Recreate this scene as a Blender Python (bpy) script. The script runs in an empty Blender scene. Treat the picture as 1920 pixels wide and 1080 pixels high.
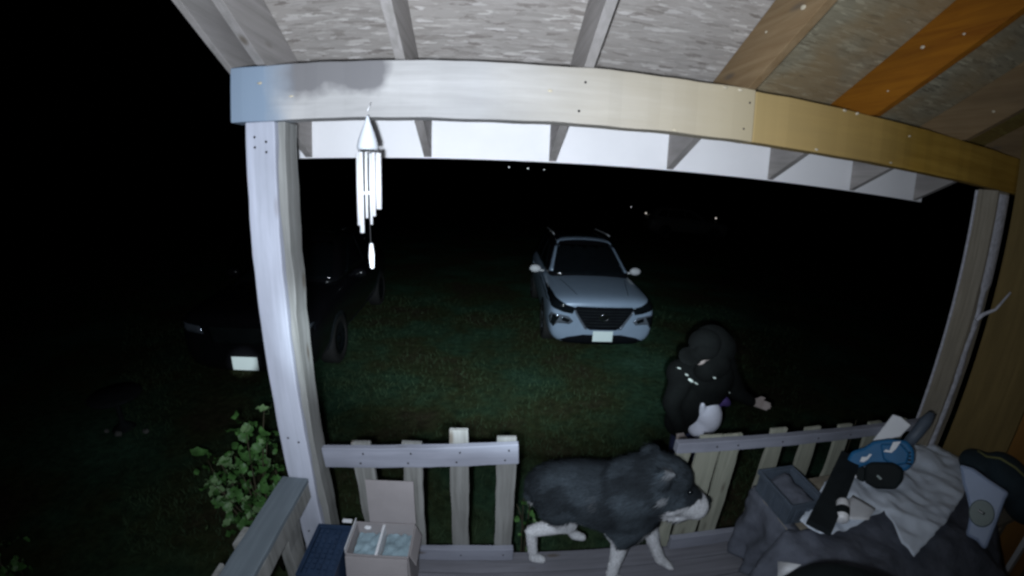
import bpy, bmesh, math, random
from math import sin, cos, pi, radians, hypot
from mathutils import Vector, Matrix, Euler, noise
from mathutils.bvhtree import BVHTree
from mathutils.geometry import tessellate_polygon
random.seed(7)
S = bpy.context.scene
COL = S.collection

# ------------------------------------------------------------------ camera
HC = 2.65
cam = bpy.data.cameras.new('camera'); camo = bpy.data.objects.new('camera', cam); COL.objects.link(camo)
YAW, PIT, ROL = .0647, .2470, .0372
f = Vector((sin(YAW)*cos(PIT), cos(YAW)*cos(PIT), -sin(PIT)))
r = Vector((cos(YAW), -sin(YAW), 0)); u = r.cross(f)
r2 = r*cos(ROL)+u*sin(ROL); u2 = -r*sin(ROL)+u*cos(ROL)
camo.matrix_world = Matrix(((r2.x, u2.x, -f.x, 0), (r2.y, u2.y, -f.y, 0), (r2.z, u2.z, -f.z, HC), (0, 0, 0, 1)))
cam.sensor_fit = 'HORIZONTAL'; cam.sensor_width = 36; cam.sensor_height = 20.25
cam.clip_start = .02; cam.clip_end = 3000
cam.type = 'PANO'                                   # the wide lens of a porch security camera
cam.panorama_type = 'FISHEYE_LENS_POLYNOMIAL'
cam.fisheye_fov = pi
cam.fisheye_polynomial_k0 = 0
cam.fisheye_polynomial_k1 = -7.11243673e-02
cam.fisheye_polynomial_k2 = 1.67398788e-04
cam.fisheye_polynomial_k3 = 4.22132246e-05
cam.fisheye_polynomial_k4 = -9.28898226e-07
S.camera = camo

# ------------------------------------------------------------------ night sky
W = bpy.data.worlds.new('World'); S.world = W; W.use_nodes = True
wn = W.node_tree; bg = wn.nodes['Background']
sk = wn.nodes.new('ShaderNodeTexSky'); sk.sky_type = 'NISHITA'; sk.sun_disc = False
sk.sun_elevation = radians(-4); sk.sun_rotation = radians(200)
wn.links.new(sk.outputs[0], bg.inputs[0]); bg.inputs[1].default_value = .0012

# ------------------------------------------------------------------ the camera's own floodlight (two LED heads), plus one added plate spot
def lamp(name, loc, aim, power, size, blend, color, rad=.02, sx=1):
    l = bpy.data.lights.new(name, 'SPOT'); l.energy = power; l.spot_size = radians(size); l.spot_blend = blend
    l.color = color; l.shadow_soft_size = rad
    o = bpy.data.objects.new(name, l); COL.objects.link(o); o.location = loc
    d = (Vector(aim)-Vector(loc)).normalized(); o.rotation_euler = d.to_track_quat('-Z', 'Y').to_euler(); o.scale = (sx, 1, 1)
    return o
lamp('flood_near', (-.06, .0, 2.60), (-.05, 1.6, 2.66), 208, 172, 1.0, (.82, .90, 1.0), .025)
lamp('flood_yard', (.06, .02, 2.58), (.38, 5.0, .86), 900, 37, .9, (.78, .91, 1.0), .02, 2.15)
lamp('added_plate_spot', (-.10, .02, 2.58), (-3.18, 4.58, .42), 900, 4.6, .8, (.85, .93, 1.0), .01)  # added narrow beam, there only to brighten the black SUV's number plate

S.view_settings.view_transform = 'Standard'; S.view_settings.look = 'None'; S.view_settings.exposure = 0; S.view_settings.gamma = 1
S.view_settings.use_curve_mapping = False
S.render.engine = 'CYCLES'; S.cycles.use_denoising = True; S.cycles.max_bounces = 6
S.cycles.filter_width = 2.6                          # soft, like the lens
S.cycles.sample_clamp_indirect = 4

# ------------------------------------------------------------------ materials
def nodes(name):
    m = bpy.data.materials.new(name); m.use_nodes = True
    nt = m.node_tree; return m, nt, nt.nodes['Principled BSDF']
def N(nt, t, **k):
    n = nt.nodes.new(t)
    for a, b in k.items():
        if a in n.inputs.keys(): n.inputs[a].default_value = b
        else: setattr(n, a, b)
    return n
def L(nt, a, b): nt.links.new(a, b)
def ramp(nt, src, stops):
    c = nt.nodes.new('ShaderNodeValToRGB'); el = c.color_ramp.elements
    while len(el) < len(stops): el.new(.5)
    for e, (p, col) in zip(el, stops): e.position = p; e.color = (*col, 1)
    L(nt, src, c.inputs[0]); return c.outputs[0]
def mix(nt, fac, a, b, mode='MIX'):
    m = nt.nodes.new('ShaderNodeMix'); m.data_type = 'RGBA'; m.blend_type = mode
    for sock, v in ((m.inputs[0], fac), (m.inputs[6], a), (m.inputs[7], b)):
        if isinstance(v, (int, float)): sock.default_value = v
        elif isinstance(v, tuple): sock.default_value = (*v, 1)
        else: L(nt, v, sock)
    return m.outputs[2]
def coords(nt, scale=(1, 1, 1), rot=(0, 0, 0)):
    tc = N(nt, 'ShaderNodeTexCoord'); oi = N(nt, 'ShaderNodeObjectInfo')
    mp = N(nt, 'ShaderNodeMapping'); mp.inputs['Scale'].default_value = scale; mp.inputs['Rotation'].default_value = rot
    L(nt, tc.outputs['Object'], mp.inputs['Vector'])
    mu = N(nt, 'ShaderNodeMath', operation='MULTIPLY'); mu.inputs[1].default_value = 37.0; L(nt, oi.outputs['Random'], mu.inputs[0])
    ad = N(nt, 'ShaderNodeVectorMath', operation='ADD'); L(nt, mp.outputs[0], ad.inputs[0]); L(nt, mu.outputs[0], ad.inputs[1])
    return ad.outputs[0]
def bump(nt, bs, src, strength=.3, dist=.004):
    b = N(nt, 'ShaderNodeBump'); b.inputs['Strength'].default_value = strength; b.inputs['Distance'].default_value = dist
    L(nt, src, b.inputs['Height']); L(nt, b.outputs[0], bs.inputs['Normal'])
def wood(name, light, dark, axis='X', rough=.8, grain=1., knot=(.10, .08, .06), spots=True):
    m, nt, bs = nodes(name)
    st = {'X': (1.6, 34, 34), 'Y': (34, 1.6, 34), 'Z': (34, 34, 1.6)}[axis]
    n1 = N(nt, 'ShaderNodeTexNoise', Scale=1.0, Detail=6.0, Roughness=.65, Distortion=.6); L(nt, coords(nt, st), n1.inputs['Vector'])
    c = ramp(nt, n1.outputs[0], [(.32, dark), (.62, light)])
    n2 = N(nt, 'ShaderNodeTexNoise', Scale=1.0, Detail=4.0)
    s2 = {'X': (1.5, 5, 5), 'Y': (5, 1.5, 5), 'Z': (5, 5, 1.5)}[axis]
    L(nt, coords(nt, s2), n2.inputs['Vector'])
    lo = tuple(x*.55 for x in light)
    c = mix(nt, ramp(nt, n2.outputs[0], [(.42, (0, 0, 0)), (.75, (.75, .75, .75))]), c, lo)
    if spots:
        v = N(nt, 'ShaderNodeTexVoronoi', Scale=1.0); s3 = {'X': (2.2, 7, 7), 'Y': (7, 2.2, 7), 'Z': (7, 7, 2.2)}[axis]
        L(nt, coords(nt, s3), v.inputs['Vector'])
        c = mix(nt, ramp(nt, v.outputs['Distance'], [(.05, (.8, .8, .8)), (.13, (0, 0, 0))]), c, knot)
    L(nt, c, bs.inputs['Base Color']); bs.inputs['Roughness'].default_value = rough; bs.inputs['Specular IOR Level'].default_value = .25
    bump(nt, bs, n1.outputs[0], .45*grain, .003)
    return m
def plain(name, col, rough=.6, metal=0, var=.2, scale=6, spec=.4, coat=0, bmp=0, bscale=60):
    m, nt, bs = nodes(name)
    n1 = N(nt, 'ShaderNodeTexNoise', Scale=float(scale), Detail=5.0, Roughness=.6); L(nt, coords(nt), n1.inputs['Vector'])
    a = tuple(min(1, x*(1+var)) for x in col); b = tuple(x*(1-var) for x in col)
    L(nt, ramp(nt, n1.outputs[0], [(.3, b), (.7, a)]), bs.inputs['Base Color'])
    bs.inputs['Roughness'].default_value = rough; bs.inputs['Metallic'].default_value = metal
    bs.inputs['Specular IOR Level'].default_value = spec; bs.inputs['Coat Weight'].default_value = coat
    if bmp:
        n3 = N(nt, 'ShaderNodeTexNoise', Scale=float(bscale), Detail=4.0); L(nt, coords(nt), n3.inputs['Vector']); bump(nt, bs, n3.outputs[0], bmp, .01)
    return m
def emis(name, col, s):
    m, nt, bs = nodes(name); bs.inputs['Base Color'].default_value = (*col, 1)
    bs.inputs['Emission Color'].default_value = (*col, 1); bs.inputs['Emission Strength'].default_value = s; return m
def attr_mat(name, attr, rough=.9, bmp=.5, bscale=90, var=.35):
    m, nt, bs = nodes(name)
    a = N(nt, 'ShaderNodeVertexColor'); a.layer_name = attr
    n1 = N(nt, 'ShaderNodeTexNoise', Scale=float(bscale), Detail=5.0); L(nt, coords(nt), n1.inputs['Vector'])
    g = ramp(nt, n1.outputs[0], [(.3, (1-var,)*3), (.7, (1, 1, 1))])
    L(nt, mix(nt, 1.0, a.outputs[0], g, 'MULTIPLY'), bs.inputs['Base Color']); bs.inputs['Roughness'].default_value = rough
    bs.inputs['Specular IOR Level'].default_value = .15; bump(nt, bs, n1.outputs[0], bmp, .012)
    return m
def osb(name, tone=(1, 1, 1), blot=None):
    m, nt, bs = nodes(name)
    def flakes(sc, rot):
        w = N(nt, 'ShaderNodeTexNoise', Scale=3.0, Detail=2.0); cv = coords(nt, sc, rot); L(nt, cv, w.inputs['Vector'])
        ad = N(nt, 'ShaderNodeVectorMath', operation='MULTIPLY_ADD'); ad.inputs[1].default_value = (.8, .8, .8)
        L(nt, w.outputs['Color'], ad.inputs[0]); L(nt, cv, ad.inputs[2])
        v = N(nt, 'ShaderNodeTexVoronoi', Scale=1.0); L(nt, ad.outputs[0], v.inputs['Vector']); return v
    v1 = flakes((11, 66, 4), (0, 0, .10)); v2 = flakes((19, 80, 4), (0, 0, -.45))
    sp = N(nt, 'ShaderNodeSeparateColor'); L(nt, v1.outputs['Color'], sp.inputs[0])
    sp2 = N(nt, 'ShaderNodeSeparateColor'); L(nt, v2.outputs['Color'], sp2.inputs[0])
    T = lambda c: tuple(x*y for x, y in zip(c, tone))
    c1 = ramp(nt, sp.outputs[0], [(0, T((.28, .26, .24))), (.25, T((.42, .41, .385))), (.8, T((.47, .455, .43))), (.97, T((.68, .67, .64)))])
    c2 = ramp(nt, sp2.outputs[0], [(0, T((.24, .22, .20))), (.1, T((.40, .385, .36))), (.9, T((.46, .445, .42))), (.98, T((.70, .69, .67)))])
    c = mix(nt, ramp(nt, sp2.outputs[1], [(.45, (0, 0, 0)), (.55, (1, 1, 1))]), c1, c2)
    n2 = N(nt, 'ShaderNodeTexNoise', Scale=1.4, Detail=5.0); L(nt, coords(nt), n2.inputs['Vector'])
    c = mix(nt, ramp(nt, n2.outputs[0], [(.45, (0, 0, 0)), (.8, (.6, .6, .6))]), c, T((.30, .28, .25)))
    if blot:
        n5 = N(nt, 'ShaderNodeTexNoise', Scale=2.6, Detail=3.0); L(nt, coords(nt), n5.inputs['Vector'])
        c = mix(nt, ramp(nt, n5.outputs[0], [(.42, (0, 0, 0)), (.62, (.7, .7, .7))]), c, blot)
    fl = N(nt, 'ShaderNodeTexNoise', Scale=1.0, Detail=3.0, Distortion=.8); L(nt, coords(nt, (9, 95, 5), (0, 0, .06)), fl.inputs['Vector'])
    c = mix(nt, ramp(nt, fl.outputs[0], [(.60, (0, 0, 0)), (.72, (.5, .5, .5))]), c, T((.80, .78, .74)))
    c = mix(nt, ramp(nt, fl.outputs[0], [(.28, (.5, .5, .5)), (.38, (0, 0, 0))]), c, T((.17, .155, .14)))
    L(nt, c, bs.inputs['Base Color']); bs.inputs['Roughness'].default_value = .75
    bump(nt, bs, sp.outputs[0], .5, .004); return m

M = {}
M['beam_grey'] = wood('weathered_beam', (.46, .45, .445), (.38, .37, .365), 'X', grain=.6)
def stains(m):
    nt = m.node_tree; bs = nt.nodes['Principled BSDF']; src = bs.inputs['Base Color'].links[0].from_socket
    g = N(nt, 'ShaderNodeNewGeometry'); ns = N(nt, 'ShaderNodeTexNoise', Scale=9.0, Detail=3.0); L(nt, g.outputs['Position'], ns.inputs['Vector'])
    ad = N(nt, 'ShaderNodeVectorMath', operation='MULTIPLY_ADD'); ad.inputs[1].default_value = (.10, .10, .10); L(nt, ns.outputs['Color'], ad.inputs[0]); L(nt, g.outputs['Position'], ad.inputs[2])
    sp = N(nt, 'ShaderNodeSeparateXYZ'); L(nt, ad.outputs[0], sp.inputs[0])
    def step(src_, a, b):
        k = N(nt, 'ShaderNodeMapRange'); k.inputs[1].default_value = a; k.inputs[2].default_value = b; L(nt, src_, k.inputs[0]); return k.outputs[0]
    def mul(a, b):
        k = N(nt, 'ShaderNodeMath', operation='MULTIPLY'); L(nt, a, k.inputs[0]); L(nt, b, k.inputs[1]); return k.outputs[0]
    f1 = mul(mul(step(sp.outputs[0], -.84, -.72), step(sp.outputs[0], -.32, -.36)), step(sp.outputs[2], 3.03, 3.07))
    c = mix(nt, f1, src, (.17, .165, .17))
    c = mix(nt, step(sp.outputs[0], -.70, -.84), c, (.21, .27, .35))
    c = mix(nt, step(sp.outputs[0], .0, 1.1), c, (.42, .35, .23))
    L(nt, c, bs.inputs['Base Color'])
stains(M['beam_grey'])
def fade_in(m):
    nt = m.node_tree; bs = nt.nodes['Principled BSDF']; src = bs.inputs['Base Color'].links[0].from_socket
    g = N(nt, 'ShaderNodeNewGeometry'); sp = N(nt, 'ShaderNodeSeparateXYZ'); L(nt, g.outputs['Position'], sp.inputs[0])
    k = N(nt, 'ShaderNodeMapRange'); k.inputs[1].default_value = 2.1; k.inputs[2].default_value = 1.05; L(nt, sp.outputs[0], k.inputs[0])
    L(nt, mix(nt, k.outputs[0], src, (.40, .29, .13)), bs.inputs['Base Color'])
M['beam_warm'] = wood('yellow_beam', (.36, .215, .035), (.27, .15, .02), 'X', grain=.7, knot=(.3, .17, .06))
fade_in(M['beam_warm'])
M['raf_grey'] = wood('grey_rafter', (.33, .305, .295), (.24, .225, .21), 'Y')
M['raf_brown'] = wood('brown_rafter', (.24, .165, .09), (.17, .105, .05), 'Y')
M['raf_orange'] = wood('orange_rafter', (.26, .095, .004), (.18, .058, .002), 'Y', knot=(.22, .07, .01))
M['fascia'] = plain('fascia_paint', (.84, .83, .85), .6, var=.04, scale=3)
M['osb'] = osb('osb_sheathing', (.74, .70, .69)); M['osb_m'] = osb('osb_warm', (.62, .57, .42), (.28, .19, .09)); M['osb_r'] = osb('osb_olive', (.50, .46, .15), (.26, .15, .03))
M['post'] = wood('post_wood', (.50, .52, .61), (.41, .43, .50), 'Z', grain=.6, spots=True, knot=(.30, .30, .34))
M['rail'] = wood('rail_wood', (.30, .31, .37), (.24, .25, .30), 'X', grain=.6)
M['picket'] = wood('picket_wood', (.27, .27, .26), (.15, .15, .14), 'Z', grain=1)
M['picket_r'] = wood('picket_wood_green', (.38, .38, .31), (.24, .25, .20), 'Z', grain=1)
M['cap'] = wood('cap_wood', (.155, .185, .21), (.12, .145, .165), 'Y', grain=.6)
M['deck'] = wood('deck_wood', (.22, .22, .25), (.145, .145, .165), 'X', grain=1)
M['brown'] = wood('brown_wall', (.24, .17, .065), (.17, .12, .045), 'Z')
M['wall_orange'] = wood('orange_wall', (.34, .16, .04), (.24, .12, .03), 'Z')
M['grille'] = plain('grille_black', (.003, .004, .006), .8, spec=.1)
M['post_r'] = wood('brown_post', (.34, .30, .24), (.22, .19, .14), 'Z')
M['pale'] = plain('pale_strip', (.52, .52, .58), .7, var=.25, scale=30, bmp=.4)
M['spot'] = plain('pale_spot', (.50, .44, .33), .5, var=.2)
M['metal'] = plain('chime_metal', (.88, .88, .9), .4, metal=.1, var=.03)
M['chime_top'] = plain('chime_top', (.62, .65, .70), .6, var=.08)
M['cord'] = plain('dark_cord', (.05, .05, .05), .8)
M['black'] = plain('black_plastic', (.010, .014, .015), .7, var=.3, spec=.15)
M['blackmatte'] = plain('black_matte', (.014, .018, .02), .85, var=.4, spec=.15)
M['tire'] = plain('tyre_rubber', (.018, .018, .018), .85)
M['glass'] = plain('car_glass', (.006, .008, .010), .08, spec=.6, var=.1)
M['carwhite'] = plain('pale_blue_grey_paint', (.28, .36, .47), .36, var=.04, coat=.3, metal=.1)
M['carblack'] = plain('black_paint', (.008, .008, .010), .22, var=.1, coat=.6)
M['cargrey'] = plain('grey_paint', (.25, .25, .24), .4, var=.1)
M['carfar'] = plain('dark_grey_paint', (.10, .10, .10), .5)
M['chrome'] = plain('chrome', (.8, .82, .85), .15, metal=1, var=.02)
M['lens'] = plain('headlight_lens', (.20, .23, .28), .12, metal=.5, var=.1, coat=.6)
M['plate'] = plain('number_plate', (.80, .92, .90), .5, var=.02)
M['blue'] = plain('blue_plastic', (.010, .12, .28), .6, var=.2, bmp=.1)
M['crate'] = plain('dark_blue_plastic', (.018, .036, .075), .5, var=.2)
M['card'] = plain('cardboard', (.31, .285, .29), .85, var=.1, scale=4, bmp=.1)
M['cardin'] = plain('packet_teal', (.22, .30, .34), .5, var=.3, scale=12, bmp=.4, bscale=20)
M['white'] = plain('white_plastic', (.72, .73, .76), .5, var=.06)
M['sheet'] = plain('white_sheet', (.72, .79, .90), .9, var=.10, scale=5, bmp=.35, bscale=14)
M['greyf'] = plain('grey_fabric', (.10, .11, .14), .95, var=.3, scale=9, bmp=.8, bscale=25)
M['bluewhite'] = plain('pale_blue_panel', (.34, .42, .60), .45, var=.06)
M['lid'] = plain('grey_green_cap', (.20, .25, .24), .5, var=.1)
M['tote'] = plain('grey_tote', (.075, .095, .125), .55, var=.25, scale=8)
M['bag'] = plain('dark_teal_bag', (.02, .035, .045), .85, var=.4, bmp=.6, bscale=12)
M['olive'] = plain('olive_cord', (.20, .20, .08), .6)
M['skin'] = plain('skin', (.30, .255, .24), .6, var=.08)
M['jacket'] = plain('black_jacket', (.0038, .0046, .0046), .95, spec=.1, var=.4, bmp=.5, bscale=30)
M['jeans'] = plain('dark_blue_jeans', (.015, .02, .06), .9, var=.3)
M['shirt'] = plain('white_shirt', (.62, .64, .74), .9, var=.06, bmp=.4, bscale=20)
M['purple'] = plain('purple_cloth', (.05, .03, .13), .8)
M['reflect'] = plain('reflective_trim', (.45, .50, .47), .5, var=.5)
M['leaf'] = plain('leaf', (.055, .14, .035), .5, var=.45, scale=20)
M['leaf_light'] = plain('leaf_light', (.15, .25, .11), .5, var=.35, scale=20)
M['stem'] = plain('stem', (.06, .05, .03), .8)
M['stone'] = plain('pale_stone', (.16, .16, .15), .8)
M['amber'] = emis('glowing_reflector', (1, .95, .85), .55)
M['farlamp'] = emis('far_lamp', (.9, .95, 1), 1.6)
M['fur'] = attr_mat('dog_fur', 'fur')

# ------------------------------------------------------------------ mesh helpers
def finish(bm, name, mat, parent=None, smooth=False, bevel=0):
    bmesh.ops.recalc_face_normals(bm, faces=bm.faces)
    me = bpy.data.meshes.new(name); bm.to_mesh(me); bm.free()
    if mat: me.materials.append(mat)
    if smooth:
        for p in me.polygons: p.use_smooth = True
    o = bpy.data.objects.new(name, me); COL.objects.link(o)
    if parent:
        o.parent = parent
        if parent.name in WORLD: o.matrix_parent_inverse = parent_inv(parent)
    if bevel:
        b = o.modifiers.new('bevel', 'BEVEL'); b.width = bevel; b.segments = 2; b.limit_method = 'ANGLE'
    return o
WORLD = set()
def parent_inv(p):
    m = Matrix.Identity(4); q = p; chain = []
    while q: chain.append(q); q = q.parent
    for c in reversed(chain): m = m @ c.matrix_parent_inverse @ c.matrix_basis
    return m.inverted()
def thing(name, label, cat, loc=(0, 0, 0), group=None, rot=0, kind=None):
    """Empty at the thing's base; parts are given in world coordinates."""
    o = bpy.data.objects.new(name, None); COL.objects.link(o); o.location = loc; o.rotation_euler = (0, 0, rot)
    o.empty_display_size = .1
    if kind: o['kind'] = kind
    if label: o['label'] = label; o['category'] = cat
    if group: o['group'] = group
    WORLD.add(o.name); return o
def sub(parent_obj): WORLD.add(parent_obj.name); return parent_obj
def box(bm, c, s, rot=None):
    m = Matrix.Translation(c) @ (rot.to_4x4() if rot else Matrix.Identity(4)) @ Matrix.Diagonal((*s, 1))
    return bmesh.ops.create_cube(bm, size=1, matrix=m)['verts']
def pbox(name, lo, hi, mat, parent, bevel=.003, rot=None):
    """axis aligned box by corners, origin at its centre"""
    c = (Vector(lo)+Vector(hi))/2; s = Vector(hi)-Vector(lo)
    bm = bmesh.new(); box(bm, (0, 0, 0), s); o = finish(bm, name, mat, None, bevel=bevel)
    o.location = c
    if rot: o.rotation_euler = rot
    if parent: o.parent = parent; o.matrix_parent_inverse = parent_inv(parent)
    return o
def rough(name, lo, hi, axis, mat, parent, amp=.004, seg=14, rot=None, bevel=.002):
    """a sawn board with slightly uneven edges; axis = long axis index"""
    lo = Vector(lo); hi = Vector(hi); c = (lo+hi)/2; s = hi-lo
    a, b = [i for i in range(3) if i != axis]; bm = bmesh.new(); rings = []; sd = random.random()*50
    for i in range(seg+1):
        t = i/seg-.5; ring = []
        for q, (p1, p2) in enumerate(((-.5, -.5), (.5, -.5), (.5, .5), (-.5, .5))):
            v = [0, 0, 0]; v[axis] = t*s[axis]
            v[a] = p1*s[a]+amp*noise.noise((sd+t*s[axis]*9, p1*3, 0)); v[b] = p2*s[b]+amp*.6*noise.noise((sd+t*s[axis]*7, 5, p2*3))
            ring.append(bm.verts.new(v))
        rings.append(ring)
    for i in range(seg):
        for q in range(4): bm.faces.new((rings[i][q], rings[i][(q+1) % 4], rings[i+1][(q+1) % 4], rings[i+1][q]))
    bm.faces.new(rings[0]); bm.faces.new(rings[-1])
    o = finish(bm, name, mat, None, bevel=bevel); o.location = c
    if rot: o.rotation_euler = rot
    if parent: o.parent = parent; o.matrix_parent_inverse = parent_inv(parent)
    return o
def prism(name, poly, lo, hi, axis, mat, parent, bevel=.002):
    """extrude a 2D polygon along an axis. axis 0: poly in (y,z); 1: (x,z); 2: (x,y)"""
    bm = bmesh.new()
    def V(p, t): return {0: (t, p[0], p[1]), 1: (p[0], t, p[1]), 2: (p[0], p[1], t)}[axis]
    A = [bm.verts.new(V(p, lo)) for p in poly]; B = [bm.verts.new(V(p, hi)) for p in poly]
    bm.faces.new(A); bm.faces.new(B)
    for i in range(len(poly)):
        j = (i+1) % len(poly); bm.faces.new((A[i], A[j], B[j], B[i]))
    return finish(bm, name, mat, parent, bevel=bevel)
def tube_bm(bm, pts, rad, n=8, caps=True):
    pts = [Vector(p) for p in pts]; rings = []
    rr = rad if isinstance(rad, (list, tuple)) else [rad]*len(pts)
    for i, p in enumerate(pts):
        d = (pts[min(i+1, len(pts)-1)]-pts[max(i-1, 0)]).normalized()
        q = d.to_track_quat('Z', 'Y')
        rings.append([bm.verts.new(p+q @ Vector((rr[i]*cos(2*pi*k/n), rr[i]*sin(2*pi*k/n), 0))) for k in range(n)])
    for i in range(len(rings)-1):
        for k in range(n): bm.faces.new((rings[i][k], rings[i][(k+1) % n], rings[i+1][(k+1) % n], rings[i+1][k]))
    if caps: bm.faces.new(rings[0]); bm.faces.new(rings[-1])
def tube(name, pts, rad, mat, parent, n=8):
    bm = bmesh.new(); tube_bm(bm, pts, rad, n); return finish(bm, name, mat, parent, smooth=True)
def lathe(name, prof, loc, mat, parent, n=32, rot=None):
    bm = bmesh.new(); rings = []
    R = rot if rot else Matrix.Identity(3)
    for (rad, z) in prof:
        if rad < 1e-5: rings.append([bm.verts.new(Vector(loc)+R @ Vector((0, 0, z)))])
        else: rings.append([bm.verts.new(Vector(loc)+R @ Vector((rad*cos(2*pi*k/n), rad*sin(2*pi*k/n), z))) for k in range(n)])
    for a, b in zip(rings, rings[1:]):
        for k in range(n):
            k2 = (k+1) % n
            if len(a) == 1 and len(b) == 1: continue
            if len(a) == 1: bm.faces.new((a[0], b[k], b[k2]))
            elif len(b) == 1: bm.faces.new((a[k], a[k2], b[0]))
            else: bm.faces.new((a[k], a[k2], b[k2], b[k]))
    return finish(bm, name, mat, parent, smooth=True)
def capsule(bm, a, b, ra, rb, n=14):
    a = Vector(a); b = Vector(b); d = b-a; ln = d.length
    for p, rad in ((a, ra), (b, rb)):
        bmesh.ops.create_icosphere(bm, subdivisions=3, radius=rad, matrix=Matrix.Translation(p))
    if ln > 1e-5:
        q = d.to_track_quat('Z', 'Y').to_matrix().to_4x4()
        bmesh.ops.create_cone(bm, cap_ends=True, segments=n*2, radius1=ra, radius2=rb, depth=ln, matrix=Matrix.Translation((a+b)/2) @ q)
def ellip(bm, c, s, rot=(0, 0, 0)):
    bmesh.ops.create_icosphere(bm, subdivisions=3, radius=1, matrix=Matrix.Translation(c) @ Euler(rot).to_matrix().to_4x4() @ Matrix.Diagonal((*s, 1)))
def organic(name, build, voxel, smooth, mat, parent=None):
    bm = bmesh.new(); build(bm); me = bpy.data.meshes.new('tmp'); bm.to_mesh(me); bm.free()
    o = bpy.data.objects.new('tmp', me); COL.objects.link(o)
    m = o.modifiers.new('r', 'REMESH'); m.mode = 'VOXEL'; m.voxel_size = voxel
    s = o.modifiers.new('s', 'SMOOTH'); s.iterations = smooth; s.factor = .5
    dg = bpy.context.evaluated_depsgraph_get(); me2 = bpy.data.meshes.new_from_object(o.evaluated_get(dg)); me2.name = name
    bpy.data.objects.remove(o); bpy.data.meshes.remove(me)
    me2.materials.clear(); me2.materials.append(mat)
    for p in me2.polygons: p.use_smooth = True
    q = bpy.data.objects.new(name, me2); COL.objects.link(q)
    if parent: q.parent = parent; q.matrix_parent_inverse = parent_inv(parent)
    return q
def link_copy(o, parent):
    c = o.copy(); COL.objects.link(c); c.parent = parent
    for ch in o.children: link_copy(ch, c)
    return c

# ================================================================== GROUND
def ground():
    bm = bmesh.new(); xs = [-1500, -300, -60, -20]+[-12+i*.4 for i in range(61)]+[20, 60, 300, 1500]
    ys = [-60, -10]+[-2+i*.4 for i in range(66)]+[30, 45, 70, 300, 2500]
    g = [[bm.verts.new((x, y, .05*noise.noise((x*.35, y*.35, 0))+.02*noise.noise((x*1.3, y*1.3, 3)) if (-12 < x < 12.1 and -2 < y < 24.3) else 0)) for y in ys] for x in xs]
    for i in range(len(xs)-1):
        for j in range(len(ys)-1): bm.faces.new((g[i][j], g[i+1][j], g[i+1][j+1], g[i][j+1]))
    m, nt, bs = nodes('lawn')
    tc = N(nt, 'ShaderNodeTexCoord')
    n1 = N(nt, 'ShaderNodeTexNoise', Scale=.55, Detail=5.0, Roughness=.6); L(nt, tc.outputs['Object'], n1.inputs['Vector'])
    n2 = N(nt, 'ShaderNodeTexNoise', Scale=9.0, Detail=6.0, Roughness=.7); L(nt, tc.outputs['Object'], n2.inputs['Vector'])
    c = ramp(nt, n1.outputs[0], [(.34, (.052, .042, .028)), (.46, (.045, .058, .026)), (.56, (.038, .080, .045)), (.70, (.060, .13, .085))])
    c = mix(nt, 1.0, c, ramp(nt, n2.outputs[0], [(.3, (.45, .45, .45)), (.7, (1.3, 1.3, 1.3))]), 'MULTIPLY')
    L(nt, c, bs.inputs['Base Color']); bs.inputs['Roughness'].default_value = 1; bs.inputs['Specular IOR Level'].default_value = .05
    bump(nt, bs, n2.outputs[0], .8, .03)
    o = finish(bm, 'ground', m, smooth=True); o['kind'] = 'structure'
ground()
def grass():
    bm = bmesh.new(); rnd = random.Random(3)
    for i in range(34000):
        y = 1.9+rnd.random()**1.4*7.5; x = rnd.uniform(-.95*y-1.0, .85*y+.8)
        d = noise.noise((x*.7, y*.7, 0))+.35*noise.noise((x*3, y*3, 2))
        if rnd.random() > .55+1.1*d: continue
        z0 = .05*noise.noise((x*.35, y*.35, 0))+.02*noise.noise((x*1.3, y*1.3, 3))-.01
        h = rnd.uniform(.03, .085)*(1+.6*d); a = rnd.uniform(0, 6.28); w = .005; lx, ly = rnd.gauss(0, .5)*h, rnd.gauss(0, .5)*h
        v = [bm.verts.new((x-w*cos(a), y-w*sin(a), z0)), bm.verts.new((x+w*cos(a), y+w*sin(a), z0)), bm.verts.new((x+lx, y+ly, z0+h))]
        bm.faces.new(v)
    m = plain('grass_blades', (.048, .082, .040), .8, var=.35, scale=1.2, spec=.2)
    me = bpy.data.meshes.new('grass'); bm.to_mesh(me); bm.free(); me.materials.append(m)
    o = bpy.data.objects.new('grass', me); COL.objects.link(o); o['kind'] = 'stuff'; o['label'] = 'short green grass on the dark front yard'; o['category'] = 'grass'
grass()

# ================================================================== DECK
deck = thing('deck', None, None, (1, .8, .62), kind='structure')
y = 1.718
while y > -.05:
    rough('deck_board', (-1.06, y-.138, .585), (3.07, y, .62), 0, M['deck'], deck, amp=.003, seg=24); y -= .145
for jy in (1.68, .9, .1): pbox('joist', (-1.05, jy-.04, .40), (3.06, jy, .584), M['raf_brown'], deck)
for jx in (-1.0, 1.0, 3.0):
    for jy in (1.60, .1): pbox('deck_post', (jx-.05, jy-.05, -.05), (jx+.05, jy+.04, .40), M['raf_brown'], deck)

# side wall of the house
wall = thing('side_wall', None, None, (3.12, .8, .62), kind='structure')
x0 = 1.56
for i, w in enumerate((.40, .42, .41, .40)):
    rough('wall_board', (3.085, x0-w+.006, .60), (3.11, x0, 4.0), 2, M['brown'] if i != 1 else M['wall_orange'], wall, amp=.002, seg=8); x0 -= w
pbox('door_trim', (3.02, .80, .62), (3.08, .83, 1.46), M['white'], wall)

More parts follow.
